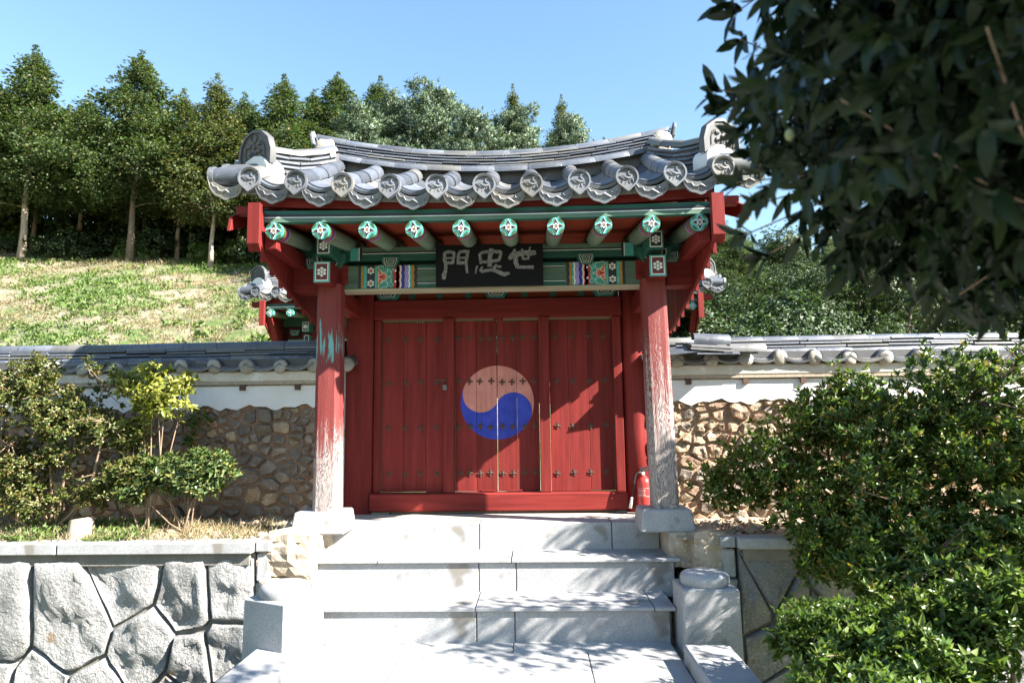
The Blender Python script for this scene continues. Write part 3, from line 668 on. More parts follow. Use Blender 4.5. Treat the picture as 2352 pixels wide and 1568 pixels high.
        me = bpy.data.meshes.new('mortar_lump'); bm_.to_mesh(me); bm_.free(); me.materials.append(M['mortar']); me.polygons.foreach_set('use_smooth', [True]*len(me.polygons))
        link('mortar_lump', me, root, loc=(xm, yr-.04, hr(xm)+.06))
        # descending side ridge
        A = Vector((sgn*(xe-.08), yr-.16, hr(xe)-.105)); Bp = Vector((sgn*(HW+.06), ye+.36, P(sgn*HW, .30).z+.05)); Lr = (Bp-A).length
        def g(s, h, A=A, Bp=Bp, Lr=Lr): u = s/Lr; p = A.lerp(Bp, u); p.z += -.10*math.sin(PI*u)*.55+h; return p
        bb = MB(); vs = []
        for j in range(9):
            u = Lr*j/8; p = g(u, 0); dr = (Bp-A).normalized(); s_ = Vector((-dr.y, dr.x, 0)).normalized()*.075
            vs += [p-s_+Vector((0,0,-.14)), p-s_+Vector((0,0,.13)), p+s_+Vector((0,0,.13)), p+s_+Vector((0,0,-.14))]
        fs = [(j*4+q_, j*4+(q_+1) % 4, j*4+4+(q_+1) % 4, j*4+4+q_) for j in range(8) for q_ in range(4)]+[(0,1,2,3), (35,34,33,32)]
        bb.add(vs, fs).build('side_ridge_core', M['tiled'], root)
        for c in range(4): course(root, (lambda h: (lambda s: g(s, h)))(-.02+c*.045), .06, Lr-.02, T_RFLATS, .26, rr, phase=rr.random(), scale=(1, 1.0, 1.1))
        course(root, lambda s: g(s, .168), .0, Lr+.02, T_RTOPS, .30, rr, phase=.3)
        nrm = Vector((sgn*.55, -.83, 0)).normalized(); xv = Vector((-nrm.y, nrm.x, 0)); xv = xv if xv.x > 0 else -xv; yv = -nrm; zv = Vector((0,0,1))
        c0 = Bp+nrm*.06+Vector((0, 0, .035)); tl = Matrix.Rotation(.10, 4, 'X')
        link('ridge_end_tile', T_ONI, root, M=frame(c0, xv, yv, zv)@tl@Matrix.Diagonal((1, 1, .92, 1)))
        # white plaster fill under the plate, short roll beneath, mortar patch down to the eave
        q = MB(); m = 9; prof = [(-.205, .05), (-.17, .10), (-.10, .145), (0, .165), (.10, .145), (.17, .10), (.205, .05)]; poly = [(-.205, -.06), (.205, -.06)]+prof[::-1]
        q.prism(poly, -.02, .16, axis='y'); o = q.build('plaster_fill', M['plaster'], root, bevel=.01); o.matrix_local = frame(c0+Vector((0,0,-.11)), xv, yv, zv)
        o = link('ridge_tile', T_RTOPS, root, M=frame(c0+Vector((0,0,-.195))-nrm*.02, xv, yv, zv)@Matrix.Diagonal((1.3, 1.15, 1.15, 1)))
        bm_ = bmesh.new(); bmesh.ops.create_icosphere(bm_, subdivisions=3, radius=1)
        for v in bm_.verts:
            p = v.co.copy(); k = 1+.12*fbm(p*2.4+Vector((sgn*5, seed, 1)), 1.5)+.05*fbm(p*7, 1.5); v.co = Vector((p.x*.095, p.y*.20, p.z*.125))*k
        me = bpy.data.meshes.new('mortar_lump'); bm_.to_mesh(me); bm_.free(); me.materials.append(M['mortar']); me.polygons.foreach_set('use_smooth', [True]*len(me.polygons))
        link('mortar_lump', me, root, loc=tuple(Bp+Vector((-sgn*.10, .06, -.11))))
        # verge: rolls lying across the gable edge
        for k in range(5 if detail else 3):
            s = .06+k*.2; p = P(sgn*(HW+.33), s, -.045); yv2 = Vector((-sgn, 0, .04)).normalized(); xv2 = Vector((0, sgn, 0)).cross(Vector((0,0,1))); 
            zv2 = Vector((0,0,1)); xx = yv2.cross(zv2).normalized(); zz = xx.cross(yv2)
            link('verge_tile', T_VERGE, root, M=frame(p, xx, yv2, zz))
            dm = frame(p+yv2*-.012, xx, yv2, zz); link('verge_disc', T_DISC, root, M=dm)
            if k and detail: link('drip_tile', T_DRIP, root, M=frame(P(sgn*(HW+.28), s-.1, -.03), xx, yv2, zz)@Matrix.Diagonal((.8, .6, .9, 1)))
    return P
# ------------------------------------------------------------------ painted pieces
FL = [(math.cos(a), math.sin(a)) for a in [math.pi/6+i*math.pi/3 for i in range(6)]]
def disc_pts(cx, cz, r, n=10): return [(cx+r*math.cos(2*PI*j/n), cz+r*math.sin(2*PI*j/n)) for j in range(n)]
def flower(b, cx, cz, r, y, mw, mg, my=None):
    for ux, uz in FL: b.prism(disc_pts(cx+ux*r*.66, cz+uz*r*.66, r*.30), y-.0012, y+.001, mw)
    if my is not None:
        for ux, uz in FL: b.prism(disc_pts(cx+ux*r*.60, cz+uz*r*.60, r*.13, 7), y-.0022, y+.001, my)
    b.prism(disc_pts(cx, cz, r*.28), y-.0018, y+.001, mg)
def rafter_end(r):
    b = MB(); b.prism(disc_pts(0, 0, r, 24), -.002, .004, 0)
    for a in (.785, 2.356, 3.927, 5.498):                                         # olive petals at the diagonals
        c = (math.cos(a)*r*.88, math.sin(a)*r*.88); P = []
        for j in range(12):
            q = 2*PI*j/12; ex, ez = math.cos(q)*r*.17, math.sin(q)*r*.34; P.append((c[0]+ex*math.cos(a)-ez*math.sin(a), c[1]+ex*math.sin(a)+ez*math.cos(a)))
        P = [(x, z) if math.hypot(x, z) < r*.99 else (x/math.hypot(x, z)*r*.99, z/math.hypot(x, z)*r*.99) for x, z in P]
        b.prism(P, -.0032, .002, 1)
    def star(k, bow):
        P = []; tips = [(0, 1), (1, 0), (0, -1), (-1, 0)]
        for i in range(4):
            p, q = tips[i], tips[(i+1) % 4]
            for j in range(6):
                u = j/6; x = p[0]+(q[0]-p[0])*u; z = p[1]+(q[1]-p[1])*u; s = 1-bow*math.sin(PI*u); P.append((x*s*r*k, z*s*r*k))
        return P
    b.prism(star(.99, .33), -.0045, .002, 2); b.prism(star(.88, .34), -.0058, .002, 3)
    flower(b, 0, 0, r*.40, -.0065, 2, 4, 5)
    return b.mesh('rafter_end', [M['cyan'], M['olive'], M['white'], M['black'], M['gold'], M['violet']])
T_REND = rafter_end(.071)
def bracket(parent, x0, x1, y0, y1, z0, z1, side, under, face_bg, edge, name='bracket_arm', fl=True):
    o = MB().box(x0, x1, y0, y1, z0, z1).build(name, side, parent, bevel=.006)
    b = MB(); w, h = x1-x0, z1-z0; e = .12*w; y = y0-.003
    b.box(x0+.004, x1-.004, y, y0-.0005, z0+.004, z1-.004, 0); b.box(x0+e, x1-e, y-.0015, y, z0+e, z1-e*.8, 1); b.box(x0+e*1.45, x1-e*1.45, y-.003, y-.001, z0+e*1.5, z1-e*1.3, 2)
    if fl: flower(b, (x0+x1)/2, (z0+z1)/2-.0*h, w*.30, y-.004, 1, 1)
    p = b.build('painted_face', [edge, M['white'], face_bg], o, recalc=True); return o
def soro(parent, cx, cz, y0, w=.155, h=.105, name='bearing_block', depth=.1):
    poly = [(cx-w*.5, cz+h/2), (cx+w*.5, cz+h/2), (cx+w*.5, cz+h*.1), (cx+w*.33, cz-h/2), (cx-w*.33, cz-h/2), (cx-w*.5, cz+h*.1)]
    o = MB().prism(poly, y0, y0+depth).build(name, M['tealv'], parent, bevel=.003)
    b = MB(); c = Vector((cx, cz+.004))
    for k, mi, d in ((.72, 0, .0015), (.66, 1, .0028), (.46, 0, .0040), (.42, 2, .0052)):
        b.prism([tuple(c+(Vector(p)-c)*k) for p in poly], y0-d, y0+.002, mi)
    b.build('painted_face', [M['white'], M['black'], M['pale']], o); return o
def hpanel(b, x0, x1, z0, z1, y, mi, d=.002): b.box(x0, x1, y-d, y+.001, z0, z1, mi)
# ------------------------------------------------------------------ the gate
gate = thing('temple_gate', 'red wooden gate with grey tiled roof and painted green eaves above the steps', 'gate')
K = 6.30/6.2
YC = 6.17; CX_ = 1.482
# columns with base stones
for sgn, mk in ((-1, 'colL'), (1, 'colR')):
    b = MB(); n = 16; vs = []; fs = []; hs = [.155, .5, 1.0, 1.5, 2.0, 2.19]
    for i, h in enumerate(hs):
        r_ = .118-.008*i/5
        for j in range(n):
            a = 2*PI*(j+.5)/n; ca, sa = math.cos(a), math.sin(a); k = (abs(ca)**4.5+abs(sa)**4.5)**(-1/4.5); vs.append((ca*r_*k, sa*r_*k, h))
    for i in range(5):
        for j in range(n): fs.append((i*n+j, i*n+(j+1) % n, (i+1)*n+(j+1) % n, (i+1)*n+j))
    fs += [tuple(range(n))[::-1], tuple(range(5*n, 6*n))]
    o = b.add(vs, fs).build('column', M[mk], gate, smooth=.6); o.location = (sgn*CX_+(.034 if sgn > 0 else .012), YC, 0); o.rotation_euler = (0, -.017 if sgn > 0 else -.004, 0)
    if sgn < 0: o['label'] = 'left column with flaking turquoise and red paint'
    else: o['label'] = 'right column worn to bare silvery wood'
    b = MB().box(-.235, .235, -.21, .22, -.03, .156, top=.026); o = b.build('base_stone', M['granite'], gate, bevel=.012); o.location = (sgn*(CX_+.02), YC, 0)
# rear posts, lintel, threshold, frame posts
def gbox(name, x0, x1, y0, y1, z0, z1, mat, bev=.006):
    cx, cy, cz = (x0+x1)/2, (y0+y1)/2, (z0+z1)/2
    o = MB().box(x0-cx, x1-cx, y0-cy, y1-cy, z0-cz, z1-cz).build(name, mat, gate, bevel=bev); o.location = (cx, cy, cz); return o
gbox('rear_post', -1.575, -1.295, 7.04, 7.30, -.03, 2.62, M['red'], .02)
b = MB(); b.tube([(0,0,-.03), (.004,0,.8), (-.004,0,1.7), (0,0,2.62)], [.142,.14,.135,.132], 18); o = b.build('rear_post', M['red'], gate, smooth=True); o.location = (1.435, 7.16, 0)
gbox('lintel', -1.295, 1.31, 7.06, 7.26, 2.005, 2.215, M['redx'], .01)
gbox('threshold', -1.30, 1.31, 6.99, 7.2, .035, .212, M['redx'], .012)
gbox('frame_post', -1.288, -1.215, 7.085, 7.2, .214, 2.002, M['red']); gbox('frame_post', 1.205, 1.295, 7.05, 7.2, .214, 2.002, M['red'])
gbox('frame_post', -.552, -.442, 7.03, 7.2, .214, 2.002, M['red'], .004); gbox('frame_post', .440, .545, 7.02, 7.2, .214, 2.002, M['red'], .004)
gbox('threshold_stone', -1.2, 1.2, 7.1, 7.4, -.1, .025, M['mortar'], .01)
MB().box(1.19, 1.30, 7.02, 7.15, -.04, .034).build('threshold_stone', M['concrete'], gate, bevel=.01); MB().box(-1.28, -1.1, 7.02, 7.15, -.06, .034).build('threshold_stone', M['concrete'], gate, bevel=.01)
MB().prism([(-1.65, -.05), (-1.50, -.05), (-1.50, 1.6), (-1.65, 1.6)], 7.08, 7.2).build('plaster_pier', M['plaster'], gate)
def stud_mesh():
    b = MB(); P = []
    for j in range(32):
        a = 2*PI*j/32; r_ = .024+.013*math.cos(4*a); P.append((r_*math.cos(a+PI/4*0), r_*math.sin(a)))
    b.prism(P, -.006, .002); b.tube([(0, .0, 0), (0, -.014, 0), (0, -.019, 0)], [.011, .010, .004], 8, up=(0,0,1)); return b.mesh('stud', M['iron'], smooth=.5)
T_STUD = stud_mesh()
def door(label, seams, zb, zt, stud_x, rz_studs, y0=7.115):
    d = link('door', None, gate)
    d['label'] = label
    for i, (a, c) in enumerate(zip(seams[:-1], seams[1:])):
        j = R.uniform(-.002, .003); o = MB().box(a+R.uniform(.0004, .0018), c-R.uniform(.0004, .0018), y0+j, y0+j+.035, zb+R.uniform(0, .006), zt-R.uniform(0, .012)).build('plank', M['plank'], d, bevel=.003)
    for z in rz_studs:
        for x in stud_x: link('stud', T_STUD, d, loc=(x+R.uniform(-.008, .008), y0-.001, z+R.uniform(-.008, .008)), rot=(0, R.uniform(-.15, .15), 0))
ZS = (1.80, 1.342, .874, .40)
def xs3(cx): return at((1150+cx/1.47)/1.7007, 900, 7.1)[0]
door('left side door leaf', [-1.205, xs3(625), xs3(755), -.556], .216, 1.985, [xs3(q) for q in (540, 640, 722, 820)], ZS)
door('left leaf of the central pair bearing half the circle', [-.436, xs3(1046), -.003], .216, 1.985, [xs3(q) for q in (945, 1005, 1068, 1128)], ZS)
door('right leaf of the central pair bearing half the circle', [.003, xs3(1277), .436], .216, 1.985, [xs3(q) for q in (1193, 1252, 1315, 1375)], ZS)
door('right side door leaf', [.549, xs3(1575), xs3(1690), 1.2], .216, 1.985, [xs3(q) for q in (1505, 1598, 1695, 1785)], ZS)
gbox('door_stop', .1, .25, 7.08, 7.112, .222, .235, M['red'], .002); gbox('door_stop', -.17, -.03, 7.08, 7.112, .222, .235, M['red'], .002); gbox('door_latch', -.03, .07, 7.07, 7.1, 1.975, 2.003, M['red'], .002)
# side tie beams between columns and rear posts, outer beam stubs
for s in (-1, 1):
    gbox('tie_beam', s*1.49-.075, s*1.49+.075, 6.28, 7.05, 2.02, 2.20, M['redy'], .008)
    gbox('outer_beam', min(s*1.62, s*1.86), max(s*1.62, s*1.86), 6.22, 6.42, 2.145, 2.385, M['redx'], .008)
    gbox('wind_board_rail', min(s*1.74, s*1.845), max(s*1.74, s*1.845), 5.48, 6.215, 2.36, 2.485, M['redy'], .006)
    gbox('wind_board_rail', min(s*1.74, s*1.845), max(s*1.74, s*1.845), 6.43, 7.7, 2.36, 2.485, M['redy'], .006)
    gbox('column_brace', min(s*1.60, s*1.34), max(s*1.60, s*1.34), 6.215, 6.43, 2.205, 2.395, M['redx'], .006)
# painted beam with bands and medallions
YB = 6.225
o = gbox('painted_beam', -1.40, 1.40, YB, YB+.17, 2.165, 2.385, M['pale'], .004)
b = MB(); mats_beam = [M['pale'], M['black'], M['white'], M['cyan'], M['gold'], M['orange'], M['crimson'], M['indigo'], M['violet'], M['olive'], M['teal'], M['redx'], M['tealv']]
yb = YB
def wave(x0, x1, z0, z1, mi, d, amp=.008, ph=0.0):
    n = 18; P = []
    for j in range(n+1): z = z0+(z1-z0)*j/n; P.append((x0+amp*abs(math.sin(j/n*PI*3+ph)), z))
    for j in range(n, -1, -1): z = z0+(z1-z0)*j/n; P.append((x1+amp*abs(math.sin(j/n*PI*3+ph)), z))
    b.prism(P, yb-d, yb+.001, mi)
for s in (-1, 1):
    def X(v): return s*v
    def band(a, c, mi, d=.0018): hpanel(b, min(X(a), X(c)), max(X(a), X(c)), 2.168, 2.382, yb, mi, d)
    band(1.22, 1.245, 1); band(1.195, 1.218, 4); band(1.165, 1.193, 3); band(1.09, 1.163, 1, .0016)
    for zz in (2.215, 2.335): flower(b, X(1.127), zz, .036, yb-.003, 2, 4)
    band(1.068, 1.088, 3, .0019); band(1.05, 1.066, 4, .0019); band(.92, 1.048, 9, .0015)
    # scrolls and lotus
    for (qx, qz, r_) in ((1.0, 2.345, .034), (1.0, 2.205, .034), (.955, 2.305, .030), (.955, 2.245, .030), (1.035, 2.365, .022), (1.035, 2.185, .022), (.935, 2.35, .022), (.935, 2.2, .022)):
        for k, mi in ((1.0, 2), (.9, 3), (.62, 9), (.50, 3), (.22, 9)): b.prism(disc_pts(X(qx), qz, r_*k, 14), yb-.0026-.001*(1.1-k), yb+.001, mi)
    for (qx, qz, r_, mi) in ((1.02, 2.275, .042, 2), (1.02, 2.275, .038, 5), (1.025, 2.275, .018, 6), (1.038, 2.31, .022, 2), (1.038, 2.31, .018, 5), (1.038, 2.24, .022, 2), (1.038, 2.24, .018, 5)):
        b.prism(disc_pts(X(qx), qz, r_, 12), yb-.0045-.0006*(.05-r_)*20, yb+.001, mi)
    arc = [(X(.925+.05*abs(2*j/12-1)), 2.168+.214*j/12) for j in range(13)]; b.ribbon(arc, .014, .0042, Vector((0, yb, 0)), Vector((1,0,0)), Vector((0,0,1)), Vector((0,-1,0)), 3)
    lo, hi = 2.168, 2.382
    for a, c, mi in ((.865, .92, 6), (.855, .895, 5), (.845, .856, 2), (.815, .846, 7), (.775, .822, 8), (.765, .776, 2), (.745, .768, 3), (.72, .748, 4), (.695, .724, 1)):
        wave(min(X(a), X(c)), max(X(a), X(c)), lo, hi, mi, .0018+.0004*(mi == 2), .008, 0 if s > 0 else 0)
    for zz in (2.23, 2.33): b.prism(disc_pts(X(.895), zz, .010, 8), yb-.0032, yb+.001, 2)
    x0, x1 = (.50, .692) if s > 0 else (-.692, -.50)
hpanel(b, -.69, .69, 2.352, 2.382, yb, 10, .0012); hpanel(b, -.69, .69, 2.168, 2.205, yb, 10, .0012); hpanel(b, -.69, .69, 2.336, 2.344, yb, 1, .0012); hpanel(b, -.69, .69, 2.345, 2.350, yb, 2, .0012)
hpanel(b, -.69, .69, 2.212, 2.220, yb, 1, .0012); hpanel(b, -.69, .69, 2.206, 2.211, yb, 2, .0012)
b.build('painted_face', mats_beam, o).location = -o.location
gbox('beam_soffit_strip', -1.40, 1.40, YB-.012, YB+.16, 2.142, 2.163, M['cream'], .003)
# upper beam (plate) with lines, purlin, bearing blocks
o = gbox('plate_beam', -1.83, 1.83, YB+.02, YB+.14, 2.435, 2.565, M['teal'], .004); b = MB(); yb = YB+.02
hpanel(b, -1.215, 1.215, 2.52, 2.563, yb, 0, .0014); hpanel(b, -1.215, 1.215, 2.508, 2.522, yb, 1, .0016); hpanel(b, -1.215, 1.215, 2.501, 2.507, yb, 2, .0016)
for s in (-1, 1):
    hpanel(b, min(s*1.217, s*1.24), max(s*1.217, s*1.24), 2.438, 2.563, yb, 1, .0022); hpanel(b, min(s*1.241, s*1.25), max(s*1.241, s*1.25), 2.438, 2.563, yb, 2, .0022); hpanel(b, min(s*1.251, s*1.33), max(s*1.251, s*1.33), 2.438, 2.563, yb, 3, .0018)
b.build('painted_face', [M['pale'], M['black'], M['white'], M['cyan']], o).location = -o.location
gbox('plate_back', -1.83, 1.83, YB+.17, YB+.22, 2.38, 2.56, M['dkgreen'])
for cx in (-.945, .885, -.3, .3): soro(gate, cx, 2.413, YB-.005, .165, .110)
for s in (-1, 1):
    soro(gate, s*1.67, 2.413, YB-.005, .175, .115)
    o = soro(gate, s*1.605-s*.09, 2.425, YB-.06, .30, .145, 'bracket_block', .16)
    bracket(gate, s*1.482-.076, s*1.482+.076, 5.88, 6.20, 2.155, 2.350, M['red'], None, surf('maroon_panel', (.13,.02,.02), (.10,.018,.018), 9, .6, 50, .1) if s < 0 else bpy.data.materials['maroon_panel'], M['cyan'])
    bracket(gate, s*1.475-.071, s*1.475+.071, 5.89, 6.30, 2.405, 2.578, M['tealv'], None, M['black'], M['teal'])
# rear plate over the lintel with bearing blocks and dark boards
gbox('rear_plate', -1.83, 1.83, 7.10, 7.24, 2.36, 2.55, M['teal']); gbox('rear_boards', -1.29, 1.29, 7.14, 7.2, 2.218, 2.36, M['redo'])
for cx in (0.0, -1.14, 1.14): soro(gate, cx, 2.28, 7.03, .27, .125)
for cx in (-.9, -.6, -.3, .3, .6, .9): gbox('boarding_strip', cx-.035, cx+.035, 7.115, 7.14, 2.22, 2.36, M['dkgreen'], .002)
ROOF = roof(gate, 1.945, 11, 2.842, .0275, 5.38, 6.66, 3.385, .067, 5)
# rafters with painted ends
for i in range(10):
    x = -1.745+3.49*i/9; z0 = 2.487+.012*(x/1.745)**2
    A = Vector((x, 5.42, z0)); Bq = Vector((x, 6.62, z0+.165)); d = (Bq-A); L = d.length; dn = d.normalized(); xv = Vector((1,0,0)); zv = xv.cross(dn)
    b = MB(); segs = [(0, 1, .069), (.035, 0, .070), (.05, 2, .0705), (.075, 3, .071), (.086, 4, .0712), (.10, 5, .0715), (.13, 6, .0717), (.145, 7, .0718), (.165, 8, .072), (.45, 8, .0725), (1, 8, .0725)]
    for (u0, mi, r0), (u1, _, r1) in zip(segs[:-1], segs[1:]):
        b.tube([(0, u0*L, 0), (0, u1*L, 0)], [r0, r1], 16, mi, cap=False, up=(0,0,1))
    o = b.build('rafter', [M['olive'], M['cyan'], M['olive'], M['crimson'], M['orange'], M['indigo'], M['violet'], M['gold'], M['paley']], gate, smooth=True, recalc=False)
    o.matrix_local = frame(A, xv, dn, zv)
    e = link('rafter_end', T_REND, o, loc=(0, -.001, 0), rot=(0, R.uniform(-.15, .15), 0))
# boards between the rafters, fascia boards, red eave board
b = MB()
for j in range(20):
    x0, x1 = -1.84+3.68*j/20, -1.84+3.68*(j+1)/20
    za = lambda x: 2.575+.012*(x/1.745)**2
    b.add([(x0, 5.535, za(x0)+.03), (x1, 5.535, za(x1)+.03), (x1, 6.64, za(x1)+.17), (x0, 6.64, za(x0)+.17), (x0, 5.535, za(x0)+.05), (x1, 5.535, za(x1)+.05), (x1, 6.64, za(x1)+.19), (x0, 6.64, za(x0)+.19)], [(0,1,2,3), (4,7,6,5), (0,4,5,1), (2,6,7,3)])
b.build('soffit_boards', M['redo'], gate)
b = MB()
b.add([(-1.84, 6.68, 2.78), (1.84, 6.68, 2.78), (1.84, 7.9, 2.57), (-1.84, 7.9, 2.57)], [(0,1,2,3)]); b.build('rear_soffit_boards', M['redo'], gate, recalc=False)
for i in range(10):
    x = -1.745+3.49*i/9; MB().tube([(x, 6.70, 2.70), (x, 7.88, 2.49)], .07, 8).build('rear_rafter', M['paley'], gate, smooth=True)
def curved_strip(name, x0, x1, y0, y1, zb, zt, mat, curve, n=24, mi=0, b=None):
    bb = b or MB()
    for j in range(n):
        a, c = x0+(x1-x0)*j/n, x0+(x1-x0)*(j+1)/n; za, zc = curve(a), curve(c)
        f = [(0,1,5,4), (3,7,6,2), (4,5,6,7), (0,3,2,1)]
        if j == 0: f.append((0,4,7,3))
        if j == n-1: f.append((1,2,6,5))
        bb.add([(a, y0, zb+za), (c, y0, zb+zc), (c, y1, zb+zc), (a, y1, zb+za), (a, y0, zt+za), (c, y0, zt+zc), (c, y1, zt+zc), (a, y1, zt+za)], f, mi)
    return bb if b else bb.build(name, mat, gate)
cv = lambda x: .0045*x*x
o = curved_strip('fascia_board', -1.885, 1.885, 5.475, 5.53, 2.572, 2.672, M['teal'], cv)
b = MB(); curved_strip('', -1.88, 1.88, 5.4725, 5.4749, 2.574, 2.610, None, cv, mi=0, b=b); curved_strip('', -1.88, 1.88, 5.4722, 5.4749, 2.611, 2.618, None, cv, mi=1, b=b); curved_strip('', -1.88, 1.88, 5.4722, 5.4749, 2.620, 2.640, None, cv, mi=2, b=b)
b.build('painted_lines', [M['pale'], M['white'], M['black']], o)
o = curved_strip('eave_board', -1.90, 1.90, 5.50, 5.56, 2.678, 2.80, M['redx'], lambda x: .0165*x*x)
for s in (-1, 1):
    a, c = (1.905, 2.09) if s > 0 else (-2.09, -1.905)
    gbox('eave_board_end', a, c, 5.47, 5.56, 2.665, 2.735, M['redx']); 
    # wind boards: vertical planks closing the gable side, lower edge curved
    prof = [(5.30, 2.47), (5.45, 2.37), (5.54, 2.30), (5.9, 2.18), (6.31, 2.075), (6.76, 1.99), (7.15, 1.88), (7.45, 1.87), (7.7, 1.93), (7.9, 2.15)]
    def low(y):
        for (y0, z0), (y1, z1) in zip(prof[:-1], prof[1:]):
            if y0 <= y <= y1: return z0+(z1-z0)*(y-y0)/(y1-y0)
        return prof[-1][1]
    def hiz(y): yy = y if y <= 6.66 else 2*6.66-y; return 2.64+.36*max(0, yy-5.38)
    y = 5.36; xw = s*1.865
    while y < 7.85:
        y1 = min(y+.215, 7.88); m = MB().prism([(y+.004, low(y)), (y1-.004, low(y1)), (y1-.004, hiz(y1)), (y+.004, hiz(y))], xw-.014, xw+.014, axis='x')
        m.build('wind_board', M['red'], gate, bevel=.002)
        if y > 5.4: MB().prism([(y-.018, low(y)-.012), (y+.018, low(y)-.012), (y+.018, hiz(y)), (y-.018, hiz(y))], xw+s*.016, xw+s*.046, axis='x').build('wind_board_batten', M['red'], gate)
        y = y1
    MB().prism([(5.29, 2.36), (5.345, 2.30), (5.345, 2.70), (5.29, 2.70)], xw-.05, xw+.05, axis='x').build('wind_board_batten', M['red'], gate, bevel=.003)
    # soffit under the verge
    m = MB()
    for d in (1, -1):
        ys_ = [5.47, 6.0, 6.66] if d > 0 else [6.66, 7.3, 7.85]
        for q0, q1 in zip(ys_[:-1], ys_[1:]): m.add([(s*1.9, q0, hiz(q0)+.02), (s*2.14, q0, hiz(q0)+.05), (s*2.14, q1, hiz(q1)+.05), (s*1.9, q1, hiz(q1)+.02)], [(0,1,2,3)])
    m.build('verge_soffit', M['redo'], gate, recalc=False)
    MB().prism([(5.46, 2.52), (5.50, 2.66), (6.62, 3.16), (6.62, 2.98)], s*2.13, s*2.16, axis='x').build('barge_board', M['red'], gate, bevel=.003)
    MB().prism([(2*6.66-5.46, 2.52), (2*6.66-5.50, 2.66), (6.70, 3.16), (6.70, 2.98)], s*2.13, s*2.16, axis='x').build('barge_board', M['red'], gate, bevel=.003)
MB().box(-1.5, 1.48, 6.30+.34, 7.12, -.2, zf-.006).build('porch_floor', surf('worn_porch_floor', (.47,.42,.36), (.38,.33,.28), 3, .95, 40, .5, .006, spots=[((.30,.25,.20), 8, .64)]), gate)
# ------------------------------------------------------------------ name board
p0 = at(1000, 650, 6.10); p1 = at(1243, 552, 6.07)
nb = thing('name_board', 'black wooden name board with white brushed characters under the eaves', 'sign', (-.5, 6.12, 2.15))
Wb, Hb = .985, .385; tilt = -.06
bo = MB().box(0, Wb, 0, .035, 0, Hb).build('board', M['sign'], nb, bevel=.003)
bo.rotation_euler = (-tilt, 0, 0)
def chars(name, strokes):
    b = MB(); i = 0
    for P, w in strokes:
        Q = [((x-107)/2140*Wb, (1-(y-150)/790)*Hb) for x, y in P]; ww = [k/2140*Wb for k in w] if isinstance(w, list) else w/2140*Wb
        b.ribbon([Vector(q) for q in Q], ww, .0035+.0004*i, Vector((0, -.0005, 0)), Vector((1,0,0)), Vector((0,0,1)), Vector((0,-1,0))); i += 1
    o = b.build(name, M['chalk'], nb); o.rotation_euler = (-tilt, 0, 0); return o
chars('character', [([(288,300),(285,420),(308,520),(305,620),(275,720),(262,800)], [60,75,62,66,90,70]), ([(262,330),(310,290),(390,283),(490,300)], [50,62,62,56]), ([(478,300),(468,400),(450,510)], [50,58,48]), ([(320,402),(465,397)], 36), ([(320,492),(460,488)], 62),
  ([(565,310),(556,420),(555,525)], [60,56,58]), ([(555,330),(600,285),(690,280),(785,290)], [44,60,66,56]), ([(755,290),(722,420),(715,520),(735,690)], [56,66,56,52]), ([(575,402),(715,398)], 42), ([(570,498),(700,492)], 66)])
chars('character', [([(985,320),(1000,420),(1010,520)], [56,62,56]), ([(985,330),(1060,300),(1230,290),(1400,300),(1430,330)], [48,62,72,64,48]), ([(1420,320),(1385,410),(1360,480)], [50,62,56]), ([(1000,490),(1180,480),(1375,455)], [52,64,58]), ([(1225,232),(1215,300),(1190,400),(1183,580)], [84,100,86,92]),
  ([(940,555),(915,620),(900,705)], [40,34,24]), ([(1035,575),(995,650),(1030,665),(1190,640),(1290,650),(1400,700),(1470,730),(1580,705)], [34,52,62,54,66,80,88,52]), ([(1320,535),(1260,625)], [40,64]), ([(1335,580),(1380,582),(1420,580)], [40,58,36])])
chars('character', [([(1690,250),(1668,330),(1610,400),(1570,445)], [44,84,96,64]), ([(1600,380),(1720,350),(1860,330),(2000,335),(2110,325)], [90,108,104,108,80]), ([(1700,370),(1702,500),(1740,600)], [96,90,86]), ([(1725,590),(1850,600),(2060,602)], [70,62,66]), ([(1832,250),(1848,450)], [34,48]), ([(1992,215),(1965,330),(1955,450)], [30,52,40]), ([(1840,442),(1965,440)], 44)])
# ------------------------------------------------------------------ extinguisher and padlock
fe = thing('fire_extinguisher', 'red fire extinguisher with black hose standing beside the right column', 'fire extinguisher', (1.452, 6.90, -.004))
M['exred'] = surf('extinguisher_red', (.52,.045,.04), (.42,.04,.035), 8, .3, 60, .03, rnd=0)
M['rubber'] = surf('black_rubber', (.015,.015,.016), (.03,.03,.03), 20, .5, 60, .1)
b = MB(); b.tube([(0,0,.0), (0,0,.012), (0,0,.03), (0,0,.31), (0,0,.335), (0,0,.355), (0,0,.372), (0,0,.385)], [.058, .064, .068, .068, .063, .05, .032, .022], 20); b.build('body', M['exred'], fe, smooth=.7)
b = MB()
for z in (.185, .262): b.tube([(0,0,z), (0,0,z+.003)], .0687, 24, 0, cap=False)
for k in range(5):
    a0 = -2.6+k*.23
    for q in range(3): b.add([(.0689*math.cos(a0+e), .0689*math.sin(a0+e), z) for e, z in ((0, .195+q*.021), (.15-.05*(q == 1), .195+q*.021), (.15-.05*(q == 1), .206+q*.021), (0, .206+q*.021))], [(0,1,2,3)])
b.build('printed_band', surf('pale_pink_print', (.72,.55,.52), (.66,.45,.42), 20, .5, 60, .02), fe, recalc=False)
b = MB(); b.tube([(0,0,.383), (0,0,.43)], .02, 12); b.box(-.035, .05, -.014, .014, .428, .446); b.tube([(-.03, 0, .45), (.055, 0, .468)], [.008, .009], 6); b.build('valve', M['rubber'], fe, bevel=.002)
b = MB(); b.tube([(-.005, -.022, .405), (-.005, -.034, .405)], .016, 14); b.build('gauge', M['white'], fe)
